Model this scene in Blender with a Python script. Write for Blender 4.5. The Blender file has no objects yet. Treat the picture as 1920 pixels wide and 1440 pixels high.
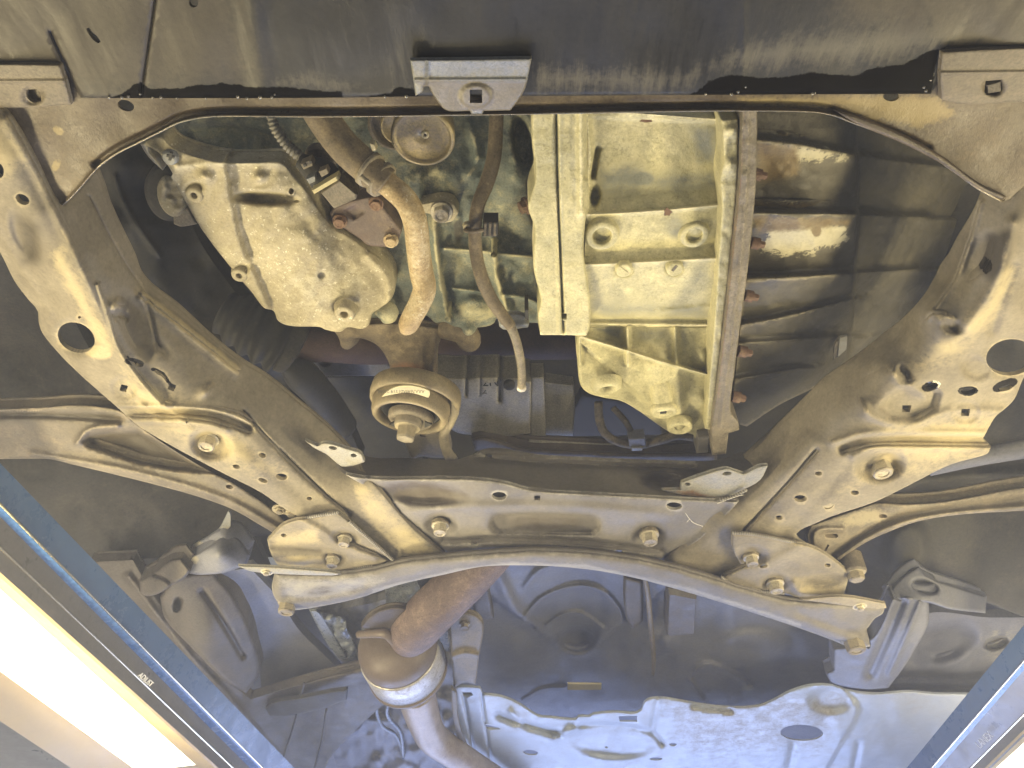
import bpy, math, random
import numpy as np
from mathutils import Vector, Matrix
from mathutils.geometry import delaunay_2d_cdt

random.seed(7)
rng = np.random.default_rng(11)
SC = bpy.context.scene
COL = SC.collection
rad = math.radians

# ------------------------------------------------------------------ camera
CAM_Z = 1.25                      # height of the phone above the workshop floor
ELEV = rad(45.8)                  # it looks up and towards the rear of the car
FPX = 1387.0                      # focal length in photograph pixels (26 mm equivalent)
cd = bpy.data.cameras.new('camera'); cam = bpy.data.objects.new('camera', cd); COL.objects.link(cam)
cd.sensor_width = 36.0; cd.lens = FPX / 1920 * 36.0; cd.clip_start = 0.01; cd.clip_end = 100
cam.location = (0, 0, CAM_Z); cam.rotation_euler = (math.pi / 2 + ELEV, 0, 0)
SC.camera = cam

# ------------------------------------------------------------------ world and light
w = bpy.data.worlds.new('World'); SC.world = w; w.use_nodes = True
bg = w.node_tree.nodes['Background']; bg.inputs[0].default_value = (0.95, 0.95, 0.93, 1); bg.inputs[1].default_value = 0.25

def area(name, loc, target, sx, sy, power, color):
    l = bpy.data.lights.new(name, 'AREA'); l.shape = 'RECTANGLE'; l.size = sx; l.size_y = sy
    l.energy = power; l.color = color
    o = bpy.data.objects.new(name, l); COL.objects.link(o); o.location = loc
    d = (Vector(target) - Vector(loc)).normalized()
    y = Vector((0, 1, 0)); x = y.cross(-d).normalized(); y2 = (-d).cross(x)
    o.rotation_euler = Matrix((x, y2, -d)).transposed().to_euler()
    return o
WARM = (1.0, 0.83, 0.47)
area('runway_lamp_light', (-0.68, 0.80, CAM_Z + 0.30), (0.0, 0.80, CAM_Z + 0.76), 0.05, 1.0, 10.0, WARM)
area('runway_lamp_light', (0.80, 0.78, CAM_Z + 0.30), (0.1, 0.78, CAM_Z + 0.76), 0.05, 1.0, 10.0, WARM)
il = area('added_engine_fill', (-0.36, 1.20, CAM_Z + 0.02), (0.04, 0.60, CAM_Z + 0.75), 0.20, 0.20, 1.4, WARM); il.data.spread = rad(58)  # added fill without a known lamp, brightens the engine
area('workshop_daylight', (0.2, 3.3, CAM_Z - 0.35), (0.15, 1.5, CAM_Z + 0.75), 2.6, 1.0, 66, (0.44, 0.56, 1.0))

HAZE = 0.08
SC.view_settings.view_transform = 'Standard'; SC.view_settings.look = 'None'
SC.view_settings.gamma = 1.0; SC.view_settings.exposure = 0.05
SC.view_settings.use_curve_mapping = False
SC.cycles.use_denoising = True
SC.cycles.volume_bounces = 0; SC.cycles.max_bounces = 4; SC.cycles.diffuse_bounces = 3; SC.cycles.glossy_bounces = 2
SC.cycles.use_adaptive_sampling = True; SC.cycles.adaptive_threshold = .05; SC.cycles.adaptive_min_samples = 16

# ------------------------------------------------------------------ geometry helpers
CE, SE = math.cos(ELEV), math.sin(ELEV)
def ray(px, py):
    u = (np.asarray(px, float) - 960) / FPX; v = (720 - np.asarray(py, float)) / FPX
    return u, CE - v * SE, SE + v * CE
def PW(px, py, Z):
    """photograph direction -> point on the level Z metres above the phone (arrays)."""
    u, dy, dz = ray(px, py); t = Z / dz
    return np.stack([u * t, dy * t, Z + CAM_Z + 0 * t], -1)
def P(px, py, Z): return Vector(PW(px, py, Z))
def mpp(py, Z):                  # metres per photograph pixel there
    return Z / (SE + (720 - py) / FPX * CE) / FPX

def catmull(pts, n=8, closed=False, corner=48):
    """curve through the points; sharp turns stay corners."""
    p = np.array(pts, float); N = len(p); out = []
    sharp = np.zeros(N, bool)
    for i in range(N):
        if not closed and i in (0, N - 1): sharp[i] = True; continue
        a = p[i, :2] - p[i - 1, :2]; b = p[(i + 1) % N, :2] - p[i, :2]
        c = np.dot(a, b) / (np.linalg.norm(a) * np.linalg.norm(b) + 1e-9)
        sharp[i] = math.degrees(math.acos(max(-1, min(1, c)))) > corner
    for i in range(N if closed else N - 1):
        p1, p2 = p[i], p[(i + 1) % N]
        p0 = p1 if sharp[i] else p[i - 1]; p3 = p2 if sharp[(i + 1) % N] else p[(i + 2) % N]
        L = np.linalg.norm(p2[:2] - p1[:2]); k = max(1, int(math.ceil(L / n)))
        m1 = (p2 - p0) / 2 if not sharp[i] else (p2 - p1) * 1.0
        m2 = (p3 - p1) / 2 if not sharp[(i + 1) % N] else (p2 - p1) * 1.0
        # keep tangents in proportion to this piece
        for m, q in ((m1, 0), (m2, 1)):
            ml = np.linalg.norm(m[:2])
            if ml > 1e-9: m *= L / ml
        for j in range(k):
            t = j / k; t2, t3 = t * t, t * t * t
            out.append((2*t3-3*t2+1)*p1 + (t3-2*t2+t)*m1 + (-2*t3+3*t2)*p2 + (t3-t2)*m2)
    if not closed: out.append(p[-1])
    return np.array(out)

def seg_dist(q, poly, closed=False, R=None):
    """distance and side (+ = right hand along the line on the picture) from points q to a polyline; beyond R only a large number"""
    a = np.array(poly, float)[:, :2]
    b = np.roll(a, -1, 0) if closed else a[1:]
    if not closed: a = a[:-1]
    best = np.full(len(q), 1e9); side = np.ones(len(q))
    if R is not None:                       # sort once along y and look only at the band around each piece
        order = np.argsort(q[:, 1]); qs = q[order]; ys = qs[:, 1]; bb = np.full(len(q), 1e9); ss = np.ones(len(q))
        for s, e in zip(a, b):
            l = np.searchsorted(ys, min(s[1], e[1]) - R); h = np.searchsorted(ys, max(s[1], e[1]) + R)
            if h <= l: continue
            c = qs[l:h]; k = np.nonzero((c[:, 0] > min(s[0], e[0]) - R) & (c[:, 0] < max(s[0], e[0]) + R))[0]
            if not len(k): continue
            c = c[k]; d = e - s; L2 = max(d @ d, 1e-9); t = np.clip(((c - s) @ d) / L2, 0, 1)
            r = c - (s + t[:, None] * d); dd = np.hypot(r[:, 0], r[:, 1]); k = k + l; m = dd < bb[k]
            bb[k[m]] = dd[m]; ss[k[m]] = np.where((d[0] * (c[:, 1] - s[1]) - d[1] * (c[:, 0] - s[0]))[m] >= 0, 1, -1)
        best[order] = bb; side[order] = ss
        return best, side
    for s, e in zip(a, b):
        d = e - s; L2 = max(d @ d, 1e-9)
        t = np.clip(((q - s) @ d) / L2, 0, 1)
        r = q - (s + t[:, None] * d); dd = np.hypot(r[:, 0], r[:, 1])
        m = dd < best
        best[m] = dd[m]
        cr = d[0] * (q[:, 1] - s[1]) - d[1] * (q[:, 0] - s[0])
        side[m] = np.where(cr[m] >= 0, 1, -1)
    return best, side
def inside(q, poly):
    a = np.array(poly, float)[:, :2]; b = np.roll(a, -1, 0); order = np.argsort(q[:, 1]); ys = q[order, 1]; xs = q[order, 0]; r = np.zeros(len(q), bool)
    for s, e in zip(a, b):
        if s[1] == e[1]: continue
        l = np.searchsorted(ys, min(s[1], e[1]), 'left'); h = np.searchsorted(ys, max(s[1], e[1]), 'left')
        if h > l: r[l:h] ^= xs[l:h] < (e[0] - s[0]) * (ys[l:h] - s[1]) / (e[1] - s[1]) + s[0]
    out = np.zeros(len(q), bool); out[order] = r
    return out
def sstep(x): x = np.clip(x, 0, 1); return x * x * (3 - 2 * x)
def vnoise(x, y, seed=0):
    xi, yi = np.floor(x).astype(int), np.floor(y).astype(int); fx, fy = x - xi, y - yi
    fx, fy = fx * fx * (3 - 2 * fx), fy * fy * (3 - 2 * fy)
    def h(i, j):
        n = (i * 374761393 + j * 668265263 + seed * 1442695041) & 0x7fffffff
        n = ((n ^ (n >> 13)) * 1274126177) & 0x7fffffff
        return (n & 0xffff) / 65535.0
    return (h(xi, yi)*(1-fx)*(1-fy) + h(xi+1, yi)*fx*(1-fy) + h(xi, yi+1)*(1-fx)*fy + h(xi+1, yi+1)*fx*fy)
def ell(cx, cy, rx, ry=None, ang=0, n=20, start=0):
    ry = rx if ry is None else ry; a = rad(ang)
    return [(cx + rx*math.cos(t)*math.cos(a) - ry*math.sin(t)*math.sin(a), cy + rx*math.cos(t)*math.sin(a) + ry*math.sin(t)*math.cos(a))
            for t in (rad(start) + 2*math.pi*k/n for k in range(n))]
def sq(cx, cy, r, ang=0): return ell(cx, cy, r, r, ang, 4, 45)

def tps(ctrl):
    c = np.array(ctrl, float); X = c[:, :2] / 500.0; n = len(c)
    def K(A, B):
        r2 = ((A[:, None] - B[None]) ** 2).sum(-1); return r2 * np.log(r2 + 1e-9) * 0.5
    A = np.zeros((n + 3, n + 3)); A[:n, :n] = K(X, X) + np.eye(n) * 1e-4
    A[:n, n] = 1; A[:n, n+1:] = X; A[n, :n] = 1; A[n+1:, :n] = X.T
    wv = np.linalg.solve(A, np.concatenate([c[:, 2], np.zeros(3)]))
    lo, hi = c[:, 2].min() - .02, c[:, 2].max() + .02
    def f(q):
        Q = q / 500.0
        return np.clip(K(Q, X) @ wv[:n] + wv[n] + Q @ wv[n+1:], lo, hi)
    return f

def feat(q, F):
    k = F[0]
    if k in ('ridge', 'flat', 'side', 'ledge') and len(F[1]) > 2: F = (k, catmull(F[1], 14, False, 80)) + tuple(F[2:])
    if k == 'ridge':                       # soft bead along a line
        d, _ = seg_dist(q, F[1], R=3.2 * F[2]); return F[3] * np.exp(-np.minimum(d / F[2], 9) ** 2)
    if k == 'flat':                        # flat-topped band
        d, _ = seg_dist(q, F[1], R=F[2] + F[4] + 1); return F[3] * (1 - sstep((d - F[2]) / F[4]))
    if k == 'disc':                        # flat-bottomed dish
        cx, cy, rx, ry, ang, h, soft = F[1:]
        a = rad(ang); dx, dy = q[:, 0] - cx, q[:, 1] - cy
        e = np.hypot((dx*math.cos(a) + dy*math.sin(a)) / rx, (-dx*math.sin(a) + dy*math.cos(a)) / ry)
        return h * (1 - sstep((e - (1 - soft)) / soft))
    if k == 'bump':
        cx, cy, rx, ry, ang, h = F[1:]
        a = rad(ang); dx, dy = q[:, 0] - cx, q[:, 1] - cy
        e2 = ((dx*math.cos(a) + dy*math.sin(a)) / rx) ** 2 + ((-dx*math.sin(a) + dy*math.cos(a)) / ry) ** 2
        return h * np.exp(-e2)
    if k == 'side':                        # step down to the right hand of a line
        d, s = seg_dist(q, F[1]); return F[3] * sstep(0.5 + d * s / F[2])
    if k == 'ledge':                       # sharp lip that falls away again
        w_, h, rel = F[2:]; d, s = seg_dist(q, F[1], R=max(w_, rel) + 1); sd = d * s
        return h * np.where(sd < 0, np.clip(1 + sd / w_, 0, 1), np.clip(1 - sd / rel, 0, 1))
    if k == 'poly':
        d, _ = seg_dist(q, F[1], True, R=F[3] + 1); i = inside(q, F[1]); return F[2] * np.where(i, sstep(d / F[3]), 0)
    if k == 'lump':
        amp, sc = F[1:]; return amp * (vnoise(q[:, 0]/sc, q[:, 1]/sc, 3) + .5*vnoise(q[:, 0]/sc*2.1, q[:, 1]/sc*2.1, 5) - .75)
    raise ValueError(k)

def stain_shading_val(q, S):
    k = S[1]
    if k == 'poly':
        d, _ = seg_dist(q, S[2], True, R=S[3] + 1); d = np.minimum(d, S[3]); i = inside(q, S[2]); s = np.where(i, d, -d); return np.clip(.5 + s / S[3], 0, 1)
    if k == 'line':
        d, _ = seg_dist(q, S[2], R=S[3] + 1); return np.clip(1 - d / S[3], 0, 1)
    cx, cy, rx, ry, ang, soft = S[2]
    a = rad(ang); dx, dy = q[:, 0] - cx, q[:, 1] - cy
    e = np.hypot((dx*math.cos(a) + dy*math.sin(a)) / rx, (-dx*math.sin(a) + dy*math.cos(a)) / ry)
    return np.clip(.5 + (1 - e) / soft, 0, 1)

# ------------------------------------------------------------------ object helpers
def thing(name, label, cat, loc, group=None):
    o = bpy.data.objects.new(name, None); COL.objects.link(o); o.empty_display_size = .03
    o.location = loc; o['label'] = label; o['category'] = cat
    if group: o['group'] = group
    return o
def tag(o, label, cat, group=None):
    o['label'] = label; o['category'] = cat
    if group: o['group'] = group
    return o
def wloc(o):
    v = Vector(o.location)
    while o.parent: o = o.parent; v += Vector(o.location)
    return v
def obj(name, V, F, mat, parent=None, smooth=True, label=None, attrs=None):
    V = np.asarray(V, float)
    org = np.array(wloc(parent)) if parent else V.mean(0)
    me = bpy.data.meshes.new(name)
    me.from_pydata((V - org).tolist(), [], F if isinstance(F, list) else F.tolist())
    if smooth is True: me.polygons.foreach_set('use_smooth', [True] * len(me.polygons))
    elif smooth is not False: me.polygons.foreach_set('use_smooth', list(smooth))
    if attrs:
        for k, v in attrs.items():
            at = me.attributes.new(k, 'FLOAT', 'POINT'); at.data.foreach_set('value', np.asarray(v, np.float32))
    me.materials.append(mat); me.update()
    o = bpy.data.objects.new(name, me); COL.objects.link(o)
    if parent: o.parent = parent
    else: o.location = org
    if label: o['label'] = label
    return o

def panel(name, parent, outline, Z, mat, feats=(), holes=(), thick=.004, roll=None, step=6, stain_shading=(), smooth=True, label=None, raw=False, fs=1.0):
    """pressed or cast sheet: outline and relief laid out as seen, at its own height, with a back and side walls."""
    ol = np.array(outline, float) if raw else catmull(outline, step, True)
    hl = [np.array(h, float) for h in holes]
    hl = [catmull(h, max(3, step * .6), True) if len(h) > 4 else h for h in hl]
    lo, hi = ol.min(0), ol.max(0)
    gx, gy = np.meshgrid(np.arange(lo[0], hi[0], step), np.arange(lo[1], hi[1], step * .87))
    gx[1::2] += step / 2
    g = np.stack([gx.ravel(), gy.ravel()], -1)
    g = g[inside(g, ol)]
    d, _ = seg_dist(g, ol, True, R=step); g = g[d > step * .6]
    for h in hl:
        d, _ = seg_dist(g, h, True, R=step); g = g[(~inside(g, h)) & (d > step * .45)]
    if roll:                                # finer rows of points where the rim rolls over
        nrm = np.roll(ol, -1, 0) - np.roll(ol, 1, 0); nrm /= np.linalg.norm(nrm, axis=1)[:, None] + 1e-9
        nv = np.stack([-nrm[:, 1], nrm[:, 0]], -1)
        if not inside((ol + nv * .5), ol).mean() > .5: nv = -nv
        for fr in (.15, .4, .75):
            c = ol + nv * roll[0] * fr
            c = c[inside(c, ol)]
            if len(c):
                d, _ = seg_dist(c, ol, True, R=roll[0]); c = c[d > roll[0] * fr * .8]
                for h in hl: c = c[~inside(c, h)]
            if len(c):
                g = np.concatenate([g, c])
    ex = []
    for F in feats:
        if F[0] in ('ridge', 'flat', 'ledge', 'side') and step < 12:
            w_ = F[2]; c = catmull(F[1], max(3, min(step, w_ * 1.3)), False, 80)
            tn = np.gradient(c, axis=0); tn /= np.linalg.norm(tn, axis=1)[:, None] + 1e-9; nn = np.stack([-tn[:, 1], tn[:, 0]], -1)
            if F[0] == 'ridge': of = [0] + ([-.6*w_, .6*w_, -1.3*w_, 1.3*w_, -2.1*w_, 2.1*w_] if w_ < step * 1.6 else [])
            elif F[0] == 'flat': of = [-w_, w_, -w_-F[4]*.5, w_+F[4]*.5, -w_-F[4], w_+F[4]]
            elif F[0] == 'ledge': of = [0, -1.5]
            else: of = [-w_*.5, 0, w_*.5]
            for o_ in of: ex.append(c + nn * o_)
        elif F[0] == 'disc':
            for e_ in (1, 1 - F[7]*.5, 1 - F[7]): ex.append(np.array(ell(F[1], F[2], max(1, F[3]*e_), max(1, F[4]*e_), F[5], 24)))
        elif F[0] == 'poly': ex.append(catmull(F[1], step, True))
    if ex:
        c = np.concatenate(ex); c = c[inside(c, ol)]
        if len(c):
            d, _ = seg_dist(c, ol, True, R=2); c = c[d > 1.0]
            for h in hl:
                d, _ = seg_dist(c, h, True, R=2); c = c[(~inside(c, h)) & (d > 1.0)]
        if len(c):      # thin out: grid points too near the followed lines go
            cell = {}
            for p_ in c: cell.setdefault((int(p_[0] // 1.6), int(p_[1] // 1.6)), p_)
            c = np.array(list(cell.values()))
            occ = set((int(p_[0] // 3), int(p_[1] // 3)) for p_ in c)
            g = np.array([p_ for p_ in g if (int(p_[0] // 3), int(p_[1] // 3)) not in occ]).reshape(-1, 2)
            g = np.concatenate([g, c])
    pts = [ol] + hl + [g]; allp = np.concatenate(pts)
    edges = []; off = 0; loops = []
    for L in [ol] + hl:
        n = len(L); edges += [(off + i, off + (i + 1) % n) for i in range(n)]; loops.append((off, n)); off += n
    vo, eo, fo, ov, oe, of = delaunay_2d_cdt([Vector(p) for p in allp], edges, [], 0, 1e-4)
    v2 = np.array([tuple(v) for v in vo]); T = np.array([f for f in fo if len(f) == 3])
    c = v2[T].mean(1); keep = inside(c, ol)
    for h in hl: keep &= ~inside(c, h)
    T = T[keep]
    z = Z(v2) if callable(Z) else (tps(Z)(v2) if isinstance(Z, (list, tuple)) else np.full(len(v2), float(Z)))
    for F in feats: z = z + fs * feat(v2, F)
    if roll:
        d, _ = seg_dist(v2, ol, True, R=roll[0] + 1); x = np.clip(1 - d / roll[0], 0, 1); z = z + roll[1] * (1 - np.sqrt(np.clip(1 - x * x, 0, 1)))
    W = PW(v2[:, 0], v2[:, 1], z)
    n = np.cross(W[T[:, 1]] - W[T[:, 0]], W[T[:, 2]] - W[T[:, 0]])
    view = W[T].mean(1) - np.array([0, 0, CAM_Z])
    flip = (n * view).sum(1) > 0
    T[flip] = T[flip][:, ::-1]
    A = {}
    for S in stain_shading:
        val = stain_shading_val(v2, S); A[S[0]] = np.maximum(A.get(S[0], np.zeros(len(v2))), val * (S[4] if len(S) > 4 else 1))
    nv_ = len(W); up = np.array([0, 0, thick])
    back = W + up
    V = [W, back]; Fs = [T, T[:, ::-1] + nv_]
    # boundary walls with their own vertices
    ed = np.concatenate([T[:, [0, 1]], T[:, [1, 2]], T[:, [2, 0]]]); key = np.sort(ed, 1)
    _, inv, cnt = np.unique(key, axis=0, return_inverse=True, return_counts=True)
    be = ed[cnt[inv.ravel()] == 1]
    base = 2 * nv_; V += [W, back]
    Q = np.stack([be[:, 1] + base, be[:, 0] + base, be[:, 0] + base + nv_, be[:, 1] + base + nv_], -1)
    faces = [list(map(int, f)) for f in np.concatenate(Fs)] + [list(map(int, f)) for f in Q]
    A4 = {k: np.concatenate([v] * 4) for k, v in A.items()}
    return obj(name, np.concatenate(V), faces, mat, parent, True if smooth else False, label, A4)

def sweep(P3, R, seg=18, squash=1.0, close_start=True, close_end=True):
    P3 = np.asarray(P3, float); R = np.asarray(R, float); n = len(P3)
    T = np.gradient(P3, axis=0); T /= np.linalg.norm(T, axis=1)[:, None]
    a = np.array([0, 0, 1.0]) if abs(T[0][2]) < .8 else np.array([1.0, 0, 0])
    N = np.cross(T[0], a); N /= np.linalg.norm(N); V = []; th = np.arange(seg) * 2 * math.pi / seg
    for i in range(n):
        N = N - T[i] * (N @ T[i]); N /= np.linalg.norm(N); B = np.cross(T[i], N)
        V.append(P3[i] + R[i] * (np.cos(th)[:, None] * N + squash * np.sin(th)[:, None] * B))
    V = np.concatenate(V); F = []
    for i in range(n - 1):
        for j in range(seg):
            k = (j + 1) % seg; F.append([i*seg+j, i*seg+k, (i+1)*seg+k, (i+1)*seg+j])
    if close_start: F.append(list(range(seg))[::-1])
    if close_end: F.append([(n-1)*seg + j for j in range(seg)])
    return V, F
def tube(name, parent, pts, mat, seg=18, n=6, ribs=None, label=None, squash=1.0):
    """pts: (px, py, Z, radius in px)"""
    c = catmull(pts, n, False, 80); W = PW(c[:, 0], c[:, 1], c[:, 2])
    R = c[:, 3] * np.array([mpp(y, z) for y, z in zip(c[:, 1], c[:, 2])])
    if ribs:
        L = np.concatenate([[0], np.cumsum(np.linalg.norm(np.diff(W, axis=0), axis=1))])
        m = int(L[-1] / ribs[0]) * 8; s = np.linspace(0, L[-1], m)
        W = np.stack([np.interp(s, L, W[:, i]) for i in range(3)], -1); R = np.interp(s, L, R)
        R = R * (1 + ribs[1] * (np.cos(s / ribs[0] * 2 * math.pi)))
    V, F = sweep(W, R, seg, squash)
    return obj(name, V, F, mat, parent, True, label)

def lathe_data(prof, seg=24, hexa=None):
    """prof: (radius, height) from outside base; axis is -Z (towards the camera). hexa: set of ring indices that are hexagonal"""
    V = []; F = []
    for i, (r, h) in enumerate(prof):
        for j in range(seg):
            t = 2 * math.pi * j / seg; rr = r
            if hexa and i in hexa:
                s = (t + math.pi / 6) % (math.pi / 3) - math.pi / 6; rr = r * math.cos(math.pi / 6) / math.cos(s)
            V.append((rr * math.cos(t), rr * math.sin(t), -h))
    for i in range(len(prof) - 1):
        for j in range(seg):
            k = (j + 1) % seg; F.append([i*seg+j, (i+1)*seg+j, (i+1)*seg+k, i*seg+k])
    F.append([(len(prof)-1)*seg + j for j in range(seg)][::-1])
    return np.array(V), [f[::-1] for f in F]
MESHES = {}
def unit_mesh(key, V, F, mat, smooth_faces=None):
    if key in MESHES: return MESHES[key]
    me = bpy.data.meshes.new(key); me.from_pydata(np.asarray(V).tolist(), [], F)
    if smooth_faces: me.polygons.foreach_set('use_smooth', smooth_faces(me))
    me.materials.append(mat); me.update(); MESHES[key] = me; return me
def aim(axis):
    z = -Vector(axis).normalized(); a = Vector((0, 1, 0)) if abs(z.y) < .9 else Vector((1, 0, 0))
    x = a.cross(z).normalized(); y = z.cross(x); return Matrix((x, y, z)).transposed()
def put(name, me, parent, px, py, Z, r_px, axis=(0, 0, -1), spin=0, label=None, sz=1.0):
    s = r_px * mpp(py, Z)
    o = bpy.data.objects.new(name, me); COL.objects.link(o)
    loc = P(px, py, Z)
    if parent: o.parent = parent; loc = loc - wloc(parent)
    m = aim(axis).to_4x4() @ Matrix.Rotation(rad(spin), 4, 'Z')
    o.location = loc; o.rotation_euler = m.to_euler(); o.scale = (s, s, s * sz)
    if label: o['label'] = label
    return o
def hexbolt(mat):
    V, F = lathe_data([(1.42, -.3), (1.42, .12), (1.36, .18), (1.08, .2), (1.08, .2), (1.08, .92), (1.0, 1.0), (.86, 1.06), (.6, 1.03), (.58, .97)], 36, {3, 4, 5})
    return unit_mesh('hexbolt_' + mat.name, V, F, mat)
def nutbolt(mat):      # hex nut with stud end
    V, F = lathe_data([(1.5, -.3), (1.5, .15), (1.02, .2), (1.02, .2), (1.02, .8), (1.02, .8), (.85, .92), (.62, .92), (.62, .92), (.6, 1.7), (.5, 1.78)], 24, {2, 3, 4, 5})
    return unit_mesh('nutbolt_' + mat.name, V, F, mat)
def boss(mat, hole=.5, depth=1.2, h=.6):
    V, F = lathe_data([(1.25, -.5), (1.08, h*.55), (1.0, h*.9), (.95, h), (hole*1.18, h), (hole, h*.92), (hole, h*.9), (hole, h - depth)], 24)
    return unit_mesh('boss_%s_%.2f_%.2f_%.2f' % (mat.name, hole, depth, h), V, F, mat, lambda me: [True] * len(me.polygons))
def cyl(name, parent, px, py, Z, prof, mat, axis=(0, 0, -1), seg=32, hexa=None, smooth=True, spin=0, label=None):
    """turned piece; prof radii and heights in photograph pixels there"""
    s = mpp(py, Z); V, F = lathe_data([(r*s, h*s) for r, h in prof], seg, hexa)
    m = np.array(aim(axis) @ Matrix.Rotation(rad(spin), 3, 'Z')); V = V @ m.T + np.array(P(px, py, Z))
    return obj(name, V, F, mat, parent, smooth, label)
def hull_box(name, parent, corners_front, depth, mat, bevel=.12, smooth=False, label=None, up=None):
    """block whose near face has the given corners (world points); extends by depth along 'up'"""
    c = np.array([tuple(v) for v in corners_front]); up = np.array(up if up is not None else (0, 0, 1.0)); up = up / np.linalg.norm(up)
    ctr = c.mean(0); n = len(c)
    inn = ctr + (c - ctr) * (1 - bevel)
    size = np.linalg.norm(c - ctr, axis=1).mean()
    V = np.concatenate([inn, c + up * size * bevel, c + up * depth])
    F = [list(range(n))]
    for r in (0, 1):
        for j in range(n):
            k = (j + 1) % n; F.append([r*n+j, r*n+k, (r+1)*n+k, (r+1)*n+j])
    F.append([2*n + j for j in range(n)][::-1])
    nn = np.cross(c[1] - c[0], c[2] - c[1])
    if nn @ (ctr - np.array([0, 0, CAM_Z])) > 0: F = [f[::-1] for f in F]
    return obj(name, V, F, mat, parent, smooth, label)
def block(name, parent, px_corners, Z, depth, mat, bevel=.12, up=None, label=None):
    zz = Z if isinstance(Z, (list, tuple)) else [Z] * len(px_corners)
    return hull_box(name, parent, [P(x, y, z) for (x, y), z in zip(px_corners, zz)], depth, mat, bevel, False, label, up)
def writing(name, parent, body, p0, p1, size, mat, normal=None):
    """raised or printed letters from p0 towards p1 (world points)"""
    cu = bpy.data.curves.new(name, 'FONT'); cu.body = body; cu.size = size; cu.extrude = .0003; cu.materials.append(mat)
    o = bpy.data.objects.new(name, cu); COL.objects.link(o)
    x = (p1 - p0).normalized(); nz = (Vector((0, 0, CAM_Z)) - p0).normalized() if normal is None else Vector(normal)
    y = nz.cross(x).normalized(); z = x.cross(y)
    m = Matrix((x, y, z)).transposed().to_4x4()
    if parent: o.parent = parent; o.location = p0 - wloc(parent)
    else: o.location = p0
    o.rotation_euler = m.to_euler()
    dg = bpy.context.evaluated_depsgraph_get(); me = bpy.data.meshes.new_from_object(o.evaluated_get(dg))
    if not me.materials: me.materials.append(mat)
    n = bpy.data.objects.new(name, me); COL.objects.link(n); n.location = o.location; n.rotation_euler = o.rotation_euler; n.parent = o.parent
    bpy.data.objects.remove(o); return n

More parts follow.
